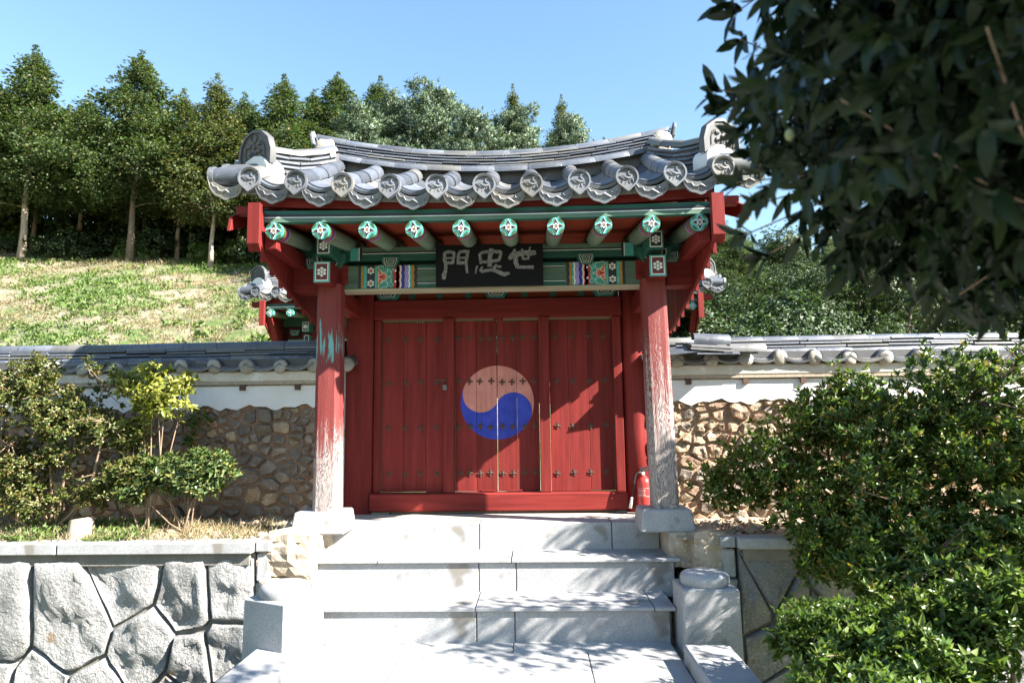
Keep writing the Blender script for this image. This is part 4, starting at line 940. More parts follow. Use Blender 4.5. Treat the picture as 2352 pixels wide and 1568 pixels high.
b = MB(); b.tube([(-.015, -.005, .415), (-.05, -.008, .413), (-.075, -.01, .395), (-.088, -.012, .35), (-.10, -.014, .28), (-.112, -.016, .2), (-.122, -.02, .17)], [.008]*7, 8); b.build('hose', M['rubber'], fe, smooth=True)
b = MB(); b.tube([(-.122, -.02, .175), (-.128, -.02, .15), (-.142, -.022, .07)], [.011, .013, .016], 10); b.build('nozzle', M['white'], fe, smooth=True)
pl = thing('padlock', 'rusty padlock hanging on the post left of the central doors', 'padlock', (-.535, 7.015, 1.30))
MB().box(-.022, .022, -.014, .012, -.045, .01).build('body', M['steel'], pl, bevel=.005)
MB().tube([(-.014, 0, .008), (-.014, 0, .04), (-.008, 0, .055), (.008, 0, .055), (.014, 0, .04), (.014, 0, .008)], .0045, 7).build('shackle', M['iron'], pl, smooth=True)
MB().box(-.10, .02, -.006, .006, .05, .062).build('hasp', M['iron'], pl, bevel=.002)
# ------------------------------------------------------------------ boundary walls
T_WR = round_piece(.36, .062, 'ridge_tile', M['tile']); T_WF = flat_piece(.42, .30, .021, name='cap_tile'); T_WB = round_piece(.36, .075, 'cap_tile', M['tile'])
T_WROUND = arc_tile(.30, .086, -.1, PI+.1, .02, 9, .0, M['tile'], 'round_tile'); T_WCON = concave(.36, .068, .34, .020, 'flat_tile', M['tilel'])
def mort():
    bm_ = bmesh.new(); bmesh.ops.create_icosphere(bm_, subdivisions=2, radius=.079)
    for v in bm_.verts: v.co.y *= .42; v.co *= 1+.06*fbm(v.co*40, 1)
    me = bpy.data.meshes.new('mortar_plug'); bm_.to_mesh(me); bm_.free(); me.materials.append(M['mortar']); me.polygons.foreach_set('use_smooth', [True]*len(me.polygons)); return me
T_MORT = mort()
def boundary(label, x0, x1, yw, ztop, seed, stones, n, mats_st, mort_m, shift):
    """wall facing -Y at y=yw; rubble, plaster band, tile cap"""
    w = thing('boundary_wall', label, 'wall', ((x0+x1)/2, yw+.2, -.1), 'rubble walls capped with tiles either side of the gate'); rr = random.Random(seed); off = Vector((-(x0+x1)/2, -yw-.2, .1))
    def put(o): o.location = Vector(o.location)+off; return o
    zp = 1.10
    put(MB().box(x0, x1, yw+.035, yw+.40, -.3, zp+.02).build('clay_core', mort_m, w))
    lim = 0
    for poly in voronoi(max(x0, -5.7), min(x1, 5.0), -.14, zp+.0, n, seed, 1, 1.25):
        sz = math.sqrt(area(poly)); sh = rr.choice([.004, .008, .012, .02])
        me = stone_mesh(poly, sh, .09, rr.uniform(.015, .055), rr, jag=.13, rings=(1.0, .97, .86, .6, .3), na=.030, nf=13, rnd=.06, sq=14)
        put(me.build('stone', rr.choices(mats_st, [5, 2])[0], w, smooth=.45)).location += Vector((0, yw+.03, 0))
    # plaster band with an uneven lower edge
    vs = []; fs = []; m = 90
    for j in range(m+1):
        x = x0+(x1-x0)*j/m; e = .022*math.sin(j*.7+seed)+.015*math.sin(j*1.9)+rr.uniform(-.008, .008)
        vs += [(x, yw-.012+rr.uniform(-.002, .002), zp+e), (x, yw-.016, 1.32), (x, yw+.1, 1.32), (x, yw+.1, zp+e)]
    for j in range(m): fs += [(j*4+k, j*4+(k+1) % 4, j*4+4+(k+1) % 4, j*4+4+k) for k in range(4)]
    put(MB().add(vs, fs).build('plaster_band', M['plaster'], w, smooth=.4))
    put(MB().box(x0, x1, yw+.02, yw+.40, zp+.03, 1.36).build('plaster_core', M['plaster'], w))
    # cornice under the eave: board edge and beige plaster bulging between the tiles
    put(MB().box(x0, x1, yw-.05, yw+.42, 1.335, 1.362).build('cornice_board', M['wood'], w)); put(MB().box(x0, x1, yw-.055, yw+.42, 1.362, 1.475).build('cornice', M['plasterb'], w, bevel=.015))
    x = x0+.35
    while x < x1: put(MB().box(x-.028, x+.028, yw-.045, yw+.05, 1.275, 1.333).build('joist_end', M['iron'], w)); x += .575
    sp = .345; x = x0+shift; ye = yw-.10
    while x < x1:
        z = 1.468+.004*math.sin(x*3)
        for k, (dy, dz) in enumerate(((0, 0), (.03, .022))):
            link('flat_tile', T_WCON, w, M=Matrix.Translation(Vector((x, ye+dy+rr.uniform(-.008, .008), z+dz))+off)@Euler((.25, rr.uniform(-.03, .03), rr.uniform(-.03, .03))).to_matrix().to_4x4())
        link('round_tile', T_WROUND, w, M=Matrix.Translation(Vector((x+sp/2, ye+.03, z+.045))+off)@Euler((.28, 0, rr.uniform(-.04, .04))).to_matrix().to_4x4())
        link('mortar_plug', T_MORT, w, M=Matrix.Translation(Vector((x+sp/2, ye+.02, z+.055))+off)@Euler((.28, rr.uniform(0, 6), 0)).to_matrix().to_4x4())
        x += sp
    yc = yw+.14
    put(MB().box(x0, x1, yw-.03, yw+.40, 1.476, 1.60).build('cap_core', M['tiled'], w)); put(MB().box(x0, x1, yc-.085, yc+.105, 1.60, ztop-.07).build('cap_core', M['tiled'], w))
    F_ = lambda yy, zz, wv=.004: (lambda s: tuple(Vector((s, yy+.006*math.sin(s*2.1), zz+wv*math.sin(s*1.7+seed)))+off))
    course(w, F_(yc-.095, 1.575), x0, x1, T_WB, .36, rr, 'cap_tile', phase=rr.random()); course(w, F_(yc+.115, 1.575), x0, x1, T_WB, .36, rr, 'cap_tile', phase=rr.random())
    for c in range(3):
        course(w, F_(yc, 1.652+.032*c, .006), x0, x1, T_WF, .42, rr, 'cap_tile', .012, rr.random(), (1, 1-.10*c, 1), rr.uniform(-.02, .02))
    course(w, F_(yc, ztop-.062), x0, x1, T_WR, .36, rr, 'ridge_tile', .004, rr.random())
    return w, off
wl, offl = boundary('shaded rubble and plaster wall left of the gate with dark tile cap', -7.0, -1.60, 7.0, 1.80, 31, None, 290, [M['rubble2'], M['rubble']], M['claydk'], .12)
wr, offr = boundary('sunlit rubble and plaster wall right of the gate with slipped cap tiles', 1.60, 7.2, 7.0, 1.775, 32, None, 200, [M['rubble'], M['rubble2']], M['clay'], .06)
# slipped tiles near the right column
for p, rot, me in (((2.17, 6.88, 1.70), (.35, .06, 0), T_WB), ((2.15, 6.87, 1.655), (.2, .07, 0), T_WF), ((2.14, 6.86, 1.625), (.2, .08, 0), T_WF), ((2.52, 6.88, 1.602), (.1, .0, .02), T_WB), ((1.86, 6.86, 1.615), (.3, -.1, .05), T_WF), ((2.2, 6.87, 1.575), (.1, .01, 0), T_WF)):
    link('slipped_tile', me, wr, M=Matrix.Translation(Vector(p)+offr)@Euler(rot).to_matrix().to_4x4())
# ------------------------------------------------------------------ hall behind
HL = thing('shrine_hall', 'second tiled hall with red wind boards standing behind the gate', 'building', (-.60, 7.12, .56))
HS = 5.38
roof(HL, 4.22, 23, 2.80, .0065, 5.38, 6.9, 3.45, .012, 9, detail=False)
def hbox(name, x0, x1, y0, y1, z0, z1, mat, bev=.004): return MB().box(x0, x1, y0, y1, z0, z1).build(name, mat, HL, bevel=bev)
o = hbox('fascia_board', -4.05, 4.05, 5.475, 5.53, 2.572, 2.672, M['teal']); b = MB(); hpanel(b, -4.05, 4.05, 2.574, 2.61, 5.474, 0); hpanel(b, -4.05, 4.05, 2.611, 2.619, 5.474, 1); hpanel(b, -4.05, 4.05, 2.62, 2.64, 5.474, 2); b.build('painted_lines', [M['pale'], M['white'], M['black']], o)
hbox('eave_board', -4.1, 4.1, 5.5, 5.56, 2.675, 2.83, M['redx']); hbox('soffit_boards', -4.0, 4.0, 5.56, 7.0, 2.60, 2.66, M['redo'])
for i in range(22):
    x = -3.95+7.9*i/21; b = MB()
    for (u0, mi), (u1, _) in zip([(0, 0), (.06, 1), (.12, 2), (.17, 3), (.22, 4), (1, 4)][:-1], [(0, 0), (.06, 1), (.12, 2), (.17, 3), (.22, 4), (1, 4)][1:]): b.tube([(0, u0*1.0, u0*.1), (0, u1*1.0, u1*.1)], .07, 10, mi, cap=False, up=(0,0,1))
    o = b.build('rafter', [M['cyan'], M['olive'], M['orange'], M['violet'], M['paley']], HL, smooth=True, recalc=False); o.location = (x, 5.42, 2.49); link('rafter_end', T_REND, o, loc=(0, -.001, 0))
hbox('plate_beam', -4.0, 4.0, 6.25, 6.4, 2.35, 2.58, M['dkgreen']); hbox('painted_beam', -3.9, 3.9, 6.24, 6.4, 1.75, 2.1, M['teal']); hbox('infill_board', -3.9, 3.9, 6.3, 6.36, 2.1, 2.35, M['red'])
b = MB(); hpanel(b, -3.9, 3.9, 2.06, 2.07, 6.239, 0); hpanel(b, -3.9, 3.9, 2.045, 2.06, 6.239, 1); hpanel(b, -3.9, 3.9, 1.80, 1.81, 6.239, 0); hpanel(b, -3.9, 3.9, 1.785, 1.80, 6.239, 1); b.build('painted_lines', [M['white'], M['black']], HL)
for x in (-3.45, -1.2, 1.2, 3.45):
    hbox('column', x-.11, x+.11, 6.2, 6.42, -.3, 2.3, M['red'], .02); bracket(HL, x-.075, x+.075, 5.95, 6.2, 2.2, 2.4, M['tealv'], None, M['black'], M['teal']); bracket(HL, x-.06, x+.06, 6.02, 6.2, 1.85, 2.15, M['tealv'], None, M['black'], M['teal'])
for x in (-3.75, -3.0, -2.2, 2.2, 3.0, 3.75): soro(HL, x, 2.22, 6.2, .2, .12)
hbox('rear_wall', -3.9, 3.9, 7.6, 7.8, -.3, 2.6, M['red'])
for s in (-1, 1):
    y = 5.4
    while y < 8.2:
        y1 = y+.25; lo_ = 2.45-.5*math.sin(min(1, (y-5.3)/1.5)*PI/2)-.35*min(1, (y-5.3)/1.5); lo1 = 2.45-.5*math.sin(min(1, (y1-5.3)/1.5)*PI/2)-.35*min(1, (y1-5.3)/1.5)
        MB().prism([(y+.004, lo_), (y1-.004, lo1), (y1-.004, 2.95), (y+.004, 2.75)], s*4.08-.015, s*4.08+.015, axis='x').build('wind_board', M['red'], HL); y = y1
    hbox('wind_board_batten', s*4.08-.05, s*4.08+.05, 5.33, 5.395, 2.25, 2.72, M['red'])
    m = MB().prism([(5.45, 2.45), (5.55, 2.45), (6.35, 1.55), (6.25, 1.55)], s*4.0-.05, s*4.0+.05, axis='x'); m.build('diagonal_brace', M['redy'], HL)
    a, c = (4.1, 4.33) if s > 0 else (-4.33, -4.1); hbox('eave_board_end', a, c, 5.47, 5.6, 2.62, 2.72, M['redx'])
# ------------------------------------------------------------------ foliage tools
def leaf_arrays(P, D, Nn, L, Wd, fold=.22, curl=.12, st=(0, .18, .5, .8, 1.0), wf=(0, .62, 1.0, .62, 0)):
    """leaf blades: base points P, directions D, face normals Nn, lengths L, widths Wd -> verts, quads"""
    P, D, Nn = (np.asarray(a, float) for a in (P, D, Nn)); L = np.asarray(L, float)[:, None]; Wd = np.asarray(Wd, float)[:, None]
    D = D/(np.linalg.norm(D, axis=1, keepdims=True)+1e-9); S_ = np.cross(D, Nn); S_ /= (np.linalg.norm(S_, axis=1, keepdims=True)+1e-9); U = np.cross(S_, D)
    rows_ = []
    for s, w in zip(st, wf):
        mid = P+D*L*s-U*L*curl*s*s
        if w == 0: rows_.append([mid])
        else: e = S_*Wd*w*.5; up = U*Wd*w*.5*fold; rows_.append([mid-e+up, mid, mid+e+up])
    vs = np.stack([v for r_ in rows_ for v in r_], 1); nv = vs.shape[1]; fs = []; i = 0; pos = []
    for r_ in rows_: pos.append((i, len(r_))); i += len(r_)
    for (a, na), (c, nc) in zip(pos[:-1], pos[1:]):
        if na == 1: fs += [(a, c, c+1, c+1), (a, c+1, c+2, c+2)]
        elif nc == 1: fs += [(a, a+1, c, c), (a+1, a+2, c, c)]
        else: fs += [(a, a+1, c+1, c), (a+1, a+2, c+2, c+1)]
    tri = []
    for f in fs:
        q = [f[0]]
        for k in f[1:]:
            if k != q[-1]: q.append(k)
        if len(q) == 3: tri.append(q)
        else: tri += [[q[0], q[1], q[2]], [q[0], q[2], q[3]]]
    tri = np.array(tri); n = len(P)
    return vs.reshape(-1, 3), (tri[None]+(np.arange(n)*nv)[:, None, None]).reshape(-1, 3)
LOW = dict(st=(0, .45, 1.0), wf=(0, 1.0, 0))
def unit(a): return a/(np.linalg.norm(a, axis=-1, keepdims=True)+1e-9)
def rosettes(C, A, k, L, Wd, spread=(.5, 1.25), rng=NR):
    """k leaves round each tip C with axis A"""
    n = len(C); A = unit(A); ref = np.where(np.abs(A[:, 2:3]) < .9, np.array([[0, 0, 1.]]), np.array([[1., 0, 0]])); X = unit(np.cross(A, ref)); Y = np.cross(A, X)
    P = []; D = []; U = []
    ph = rng.uniform(0, 6.28, n)
    for j in range(k):
        a = ph+j*2.4+rng.uniform(-.3, .3, n); t = rng.uniform(*spread, n); rad = X*np.cos(a)[:, None]+Y*np.sin(a)[:, None]
        d = A*np.cos(t)[:, None]+rad*np.sin(t)[:, None]; u = A*np.sin(t)[:, None]-rad*np.cos(t)[:, None]
        P.append(C-A*(rng.uniform(0, .35, n)*L)[:, None]); D.append(d); U.append(u+rng.normal(0, .15, u.shape))
    P, D, U = np.concatenate(P), np.concatenate(D), np.concatenate(U); m = len(P)
    return P, D, U, L*rng.uniform(.65, 1.15, m), Wd*rng.uniform(.75, 1.15, m)
def blob_points(blobs, n, rng, shell=(.62, 1.0)):
    """points on the lumpy skins of ellipsoids, and their outward directions"""
    vol = np.array([b[3]*b[4]*b[5] for b in blobs])**.67; cnt = np.maximum(1, (n*vol/vol.sum()).astype(int)); Cs = []; As = []
    for (cx, cy, cz, rx, ry, rz), m in zip(blobs, cnt):
        d = unit(rng.normal(0, 1, (m, 3))); s = rng.uniform(shell[0]**2, shell[1]**2, m)**.5
        lump = 1+.22*np.sin(d[:, 0]*7+cx*5)*np.sin(d[:, 1]*6+cy*3)+.16*np.sin(d[:, 2]*9+d[:, 0]*5+cz)
        p = np.stack([d[:, 0]*rx, d[:, 1]*ry, d[:, 2]*rz], 1)*(s*lump)[:, None]+np.array([cx, cy, cz]); Cs.append(p); As.append(unit(d/np.array([rx, ry, rz])))
    return np.concatenate(Cs), np.concatenate(As)
def bush(name, label, cat, base, blobs, n, k, L, Wd, lm, seed, stems=8, sr=.02, twig=None, up=.7, spread=(.45, 1.2), n_leaf=0, group=None, stem_to=None, zmin=None, dense=LOW, shell=(.6, 1.02), ntw=60, holes=0):
    rng = np.random.default_rng(seed); t_ = thing(name, label, cat, base, group); B = np.array(base)
    C, A = blob_points(blobs, n, rng, shell)
    if holes: q = C*(5.2 if holes < 2 else 7.5); keep = np.sin(q[:, 0]+1.3*np.sin(q[:, 2]*.7))*np.sin(q[:, 1]*.8+seed)+np.sin(q[:, 2]*1.25+q[:, 0]*.5)*.8+rng.normal(0, .35, len(C)) > (-.35 if holes > 1 else -1.0); C, A = C[keep], A[keep]
    if zmin is not None: keep = C[:, 2] > zmin; C, A = C[keep], A[keep]
    A = unit(A+np.array([0, 0, up])+rng.normal(0, .25, A.shape))
    P, D, U, Ls, Ws = rosettes(C, A, k, L, Wd, spread, rng); P = P-B
    if n_leaf:
        q = P+B-CAM; dep = q@_f; sx = CXP+FPX*(q@_r2)/dep; sy = CYP-FPX*(q@_u2)/dep; vis = (sx > 0) & (sx < 2352) & (sy > 0) & (sy < 1568)
        score = np.where(vis, Ls/dep, 0); out = -((q@_f))  # nearest first among the ones in view
        order = np.argsort(-score+.0); pick = order[:n_leaf]; mask = np.ones(len(P), bool); mask[pick] = False
        v, f = leaf_arrays([[0, 0, 0]], [[0, 1, 0]], [[0, 0, 1]], [1.0], [1.0], .22*Wd/L*3, .14); v2 = v.copy(); v2[:, 0] *= Wd/L; me = np_mesh('leaf', v2, f, lm)
        me.polygons.foreach_set('use_smooth', [True]*len(me.polygons))
        for i in pick:
            d = unit(D[i]); s_ = unit(np.cross(d, U[i])); u = np.cross(s_, d); link('leaf', me, t_, M=frame(P[i], s_*Ls[i], d*Ls[i], u*Ls[i]))
        P, D, U, Ls, Ws = P[mask], D[mask], U[mask], Ls[mask], Ws[mask]
    v, f = leaf_arrays(P, D, U, Ls, Ws, **dense); me = np_mesh('leaves', v, f, lm); tag(link('leaves', me, t_), kind='stuff')
    b = MB(); tips = C[rng.choice(len(C), min(len(C), ntw), replace=False)]-B; mains = []
    for i in range(stems):
        bl = blobs[i % len(blobs)]; e = np.array(bl[:3])-B+rng.normal(0, .25, 3)*np.array(bl[3:6]); s0 = rng.normal(0, .06, 3)*np.array([1, 1, 0]); m1 = s0+(e-s0)*.45+rng.normal(0, .06, 3)
        b.tube([tuple(s0-np.array([0, 0, .06])), tuple(s0*.7+m1*.3+rng.normal(0, .02, 3)), tuple(m1), tuple(e)], [sr*1.2, sr, sr*.75, sr*.4], 6); mains += [m1, e, (m1+e)/2]
    mains = np.array(mains)
    for tp in tips:
        j = np.argmin(((mains-tp)**2).sum(1)); m0 = mains[j]; mid = (m0+tp)/2+rng.normal(0, .03, 3); b.tube([tuple(m0), tuple(mid), tuple(tp)], [sr*.4, sr*.28, sr*.15], 4)
    b.build('stems', twig or M['twig'], t_, smooth=True, recalc=False); return t_
G = leafmat
M['azalea'] = G('azalea_leaves', [(.055,.09,.02), (.11,.14,.035), (.075,.11,.025), (.15,.14,.04), (.12,.15,.04), (.17,.11,.035), (.14,.17,.05)], .36, .26)
M['rhodo'] = G('glossy_green_leaves', [(.05,.10,.020), (.09,.16,.028), (.06,.12,.022), (.14,.21,.04), (.06,.11,.02), (.11,.18,.03), (.07,.12,.02), (.17,.20,.04), (.06,.10,.02), (.30,.20,.05)], .30, .34)
M['yellowgreen'] = G('yellow_green_leaves', [(.24,.27,.05), (.33,.33,.07), (.19,.24,.04), (.36,.33,.09)], .45, .4)
M['limegreen'] = G('lit_lime_leaves', [(.05,.10,.02), (.10,.17,.03), (.06,.11,.02), (.17,.23,.045), (.05,.09,.02), (.12,.18,.035)], .34, .35)
M['shrub'] = G('deep_green_leaves', [(.05,.09,.028), (.08,.13,.035), (.06,.10,.03), (.11,.15,.04), (.20,.17,.04)], .36, .25)
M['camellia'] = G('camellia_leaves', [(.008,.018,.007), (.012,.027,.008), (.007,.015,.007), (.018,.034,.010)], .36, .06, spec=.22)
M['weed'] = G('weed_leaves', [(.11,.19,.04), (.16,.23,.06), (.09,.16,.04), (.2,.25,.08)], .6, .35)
M['straw'] = G('dry_grass', [(.32,.25,.15), (.38,.31,.2), (.26,.195,.115), (.22,.22,.09)], .8, .3)
# left terrace plants
def bl(x, y, Y, rx, rz, ry=None): p = at(x, y, Y); k = Y/1568; return (p[0], p[1], p[2], rx*k, ry if ry else rx*k*.8, rz*k)
bush('azalea_bush', 'large reddish green azalea bush at the left end of the terrace', 'bush', tuple(at(120, 1200, 6.2)*np.array([1,1,0])+np.array([0,0,-.06])),
     [bl(90, 920, 6.15, 130, 90), bl(-40, 900, 6.05, 110, 95), bl(225, 890, 6.1, 85, 62), bl(20, 1030, 6.1, 120, 85), bl(160, 1000, 6.15, 110, 75), bl(250, 970, 6.05, 60, 50), bl(20, 1110, 6.05, 70, 40), bl(230, 1085, 6.05, 80, 35), bl(-110, 1060, 6.05, 120, 110), bl(60, 1150, 6.05, 90, 36), bl(215, 1135, 6.05, 60, 28), bl(290, 1075, 6.05, 55, 34), bl(300, 1010, 6.1, 40, 30), bl(160, 850, 6.05, 60, 30), bl(95, 850, 6.05, 60, 35)],
     5200, 7, .054, .024, M['azalea'], 41, 9, .017, M['twig'], n_leaf=0, ntw=170, shell=(.4, 1.1), holes=2)
bush('yellow_shrub', 'tall thin shrub with yellow green leaves beside the azalea', 'shrub', tuple(at(335, 1200, 6.08)*np.array([1,1,0])+np.array([0,0,-.06])),
     [bl(365, 895, 6.05, 62, 38, .22), bl(345, 850, 6.05, 34, 20, .15), bl(390, 935, 6.05, 42, 28, .2), bl(425, 880, 6.05, 22, 30, .12), bl(330, 930, 6.05, 26, 26, .14), bl(310, 985, 6.1, 34, 30, .14), bl(290, 880, 6.1, 34, 30, .14)], 230, 7, .080, .032, M['yellowgreen'], 42, 6, .008, M['twig'], n_leaf=260, up=.5, spread=(.7, 1.6), ntw=50)
bush('leafy_shrub', 'low dark green shrub with pointed leaves in front of the rubble wall', 'shrub', tuple(at(420, 1200, 6.08)*np.array([1,1,0])+np.array([0,0,-.06])),
     [bl(470, 1075, 6.1, 72, 40), bl(400, 1090, 6.1, 75, 40), bl(340, 1085, 6.1, 48, 34), bl(460, 1110, 6.05, 50, 26), bl(300, 1130, 6.0, 40, 22)], 760, 7, .074, .026, M['shrub'], 43, 8, .008, M['twig'], n_leaf=200, ntw=50)
bush('fern_shrub', 'small dull green sprig against the wall above the low shrub', 'shrub', tuple(at(445, 1190, 6.85)*np.array([1,1,0])+np.array([0,0,-.06])),
     [bl(455, 970, 6.85, 26, 22, .06), bl(440, 1010, 6.85, 22, 16, .06)], 22, 6, .10, .028, M['rhodo'], 44, 3, .006, None, spread=(.7, 1.6), ntw=14)
# stump
b = MB(); n = 18; vs = []; fs = []
for h, r_ in ((-.03, .125), (.03, .105), (.15, .092), (.158, .085)):
    for j in range(n): a = 2*PI*j/n; q = r_*(1+.06*math.sin(3*a)+.04*math.sin(7*a)); vs.append((q*math.cos(a), q*math.sin(a), h+.012*math.cos(a)*(h > .1)))
for i in range(3):
    for j in range(n): fs.append((i*n+j, i*n+(j+1) % n, (i+1)*n+(j+1) % n, (i+1)*n+j))
fs.append(tuple(range(3*n, 4*n))); o = b.add(vs, fs).build('tree_stump', M['wood'], smooth=.7); pst = at(185, 1220, 5.95); o.location = (pst[0], 5.95, -.03)
tag(o, 'short pale sawn stump at the front of the left terrace', 'stump')
# grass and weeds
def tufts(name, X, Y, Z, nb, L, Wd, mat, seed, lean=.5):
    rng = np.random.default_rng(seed); n = len(X); C = np.repeat(np.stack([X, Y, Z], 1), nb, 0)+np.concatenate([rng.normal(0, L*.35, (n*nb, 2)), np.zeros((n*nb, 1))], 1)
    D = np.stack([rng.normal(0, lean, n*nb), rng.normal(0, lean, n*nb), np.ones(n*nb)], 1); U = rng.normal(0, 1, (n*nb, 3))
    v, f = leaf_arrays(C, D, U, L*rng.uniform(.5, 1.3, n*nb), np.full(n*nb, Wd)*rng.uniform(.6, 1.3, n*nb), .1, .25, **LOW)
    return tag(link(name, np_mesh(name, v, f, mat)), kind='stuff')
rng = np.random.default_rng(3)
x = rng.uniform(-7, -2.0, 1500); y = rng.uniform(5.74, 6.7, 1500); tufts('dry_grass', x, y, -.06+.08*np.exp(-((y-6.2)/.25)**2)*sstep(-2.3, -3.0, x), 7, .10, .006, M['straw'], 51, .8)
x = rng.uniform(-7, -2.7, 1100); y = rng.uniform(5.76, 6.35, 1100); k = np.sin(x*3.1)+np.sin(x*7.3) > -.5; k &= (abs(x-pst[0]) > .17) | (y > 6.0); x, y = x[k], y[k]; tufts('ground_cover', x, y, -.055+.08*np.exp(-((y-6.2)/.25)**2)*sstep(-2.3, -3.0, x), 7, .075, .035, M['weed'], 52, 1.1)
x = rng.uniform(-3.4, -2.0, 60); y = rng.uniform(5.8, 6.7, 60); tufts('ground_cover', x, y, np.full(60, -.055), 5, .05, .022, M['weed'], 53, 1.1)
x = rng.uniform(1.8, 6, 260); y = rng.uniform(5.85, 6.9, 260); tufts('dead_leaves', x, y, np.full(260, -.05), 3, .05, .022, leafmat('fallen_leaves', [(.30,.13,.05), (.22,.10,.05), (.36,.2,.08)], .8, .1), 54, 2.5)
def pebbles(name, x0, x1, y0, y1, z, n, seed, mat):
    rng = np.random.default_rng(seed); V0 = np.array([(1,0,0), (-1,0,0), (0,1,0), (0,-1,0), (0,0,.7), (0,0,-.5)], float); F0 = np.array([(0,2,4), (2,1,4), (1,3,4), (3,0,4), (2,0,5), (1,2,5), (3,1,5), (0,3,5)])
    P = np.stack([rng.uniform(x0, x1, n), rng.uniform(y0, y1, n), np.full(n, z)], 1); s = rng.gamma(2, .012, n)+.008; a = rng.uniform(0, 6.28, n); c, q = np.cos(a)[:, None], np.sin(a)[:, None]
    W0 = V0[None]*np.array([1, .75, .8])*(1+rng.uniform(-.25, .25, (n, 6, 3))); W1 = np.stack([W0[..., 0]*c-W0[..., 1]*q, W0[..., 0]*q+W0[..., 1]*c, W0[..., 2]], -1)*s[:, None, None]+P[:, None]
    return tag(link(name, np_mesh(name, W1.reshape(-1, 3), (F0[None]+(np.arange(n)*6)[:, None, None]).reshape(-1, 3), mat)), kind='stuff')
pebbles('pebbles', -3.2, -1.8, 5.8, 6.95, -.045, 420, 61, M['tanblock']); pebbles('pebbles', 1.8, 3.6, 5.9, 6.95, -.045, 260, 62, M['tanblock'])
# hillside grass
n = 12000; x = rng.uniform(-30, 4, n); y = rng.uniform(15.5, 28.5, n); z = hill(x, y)
g = np.sin(x*.8+1.3*np.sin(y*.6))+np.sin(y*1.1+x*.33)+rng.normal(0, .5, n)
k = g > .1; tufts('slope_grass', x[k], y[k], z[k], 6, .20, .05, M['weed'], 55, .9); tufts('slope_straw', x[~k], y[~k], z[~k], 6, .20, .022, M['straw'], 56, .9)
n = 700; x = rng.uniform(-26, 2, n); y = rng.uniform(16.0, 28.0, n); k = np.sin(x*.9+2)+np.sin(y*1.3+x*.4)+rng.normal(0, .4, n) > .5; x, y = x[k], y[k]; tufts('slope_weeds', x, y, hill(x, y)-.02, 14, .26, .11, M['weed'], 57, 1.4)
# right side bushes
bush('rhododendron_bush', 'large glossy green bush spilling over the right retaining wall', 'bush', (3.1, 6.05, -.06),
     [bl(1990, 1010, 5.7, 190, 120), bl(1790, 1060, 5.8, 130, 85), bl(2200, 930, 5.5, 190, 120), bl(1700, 1110, 5.9, 95, 55), bl(2330, 1000, 5.2, 200, 200), bl(2080, 1150, 5.3, 230, 150), bl(1960, 900, 5.9, 80, 60), bl(1880, 960, 5.9, 80, 70), bl(2280, 1200, 4.9, 230, 170), bl(1900, 1200, 5.5, 110, 80), bl(2560, 1000, 5.2, 220, 220), bl(2000, 1280, 5.0, 150, 70), bl(1880, 1290, 5.3, 60, 50), bl(2150, 1300, 4.8, 200, 80), bl(1960, 1340, 4.75, 110, 60), bl(2100, 1380, 4.6, 170, 70), bl(2300, 1360, 4.5, 170, 90), bl(2380, 1280, 4.7, 150, 150)],
     8200, 7, .080, .029, M['rhodo'], 45, 14, .022, M['twig'], n_leaf=300, up=.55, spread=(.35, 1.15), ntw=170, shell=(.35, 1.05), holes=1)
bush('low_bush', 'low bush with bright lime tips at the bottom right corner', 'bush', (2.75, 3.9, -1.6),
     [bl(1960, 1450, 4.1, 150, 60), bl(2150, 1480, 3.9, 150, 90), bl(2310, 1420, 3.8, 130, 95), bl(1840, 1475, 4.15, 70, 32), bl(2050, 1560, 3.8, 190, 70), bl(2420, 1500, 3.7, 150, 130)],
     2400, 7, .078, .027, M['limegreen'], 46, 10, .018, M['twig'], n_leaf=300, up=.8, spread=(.35, 1.15), ntw=90, shell=(.45, 1.05), holes=1)
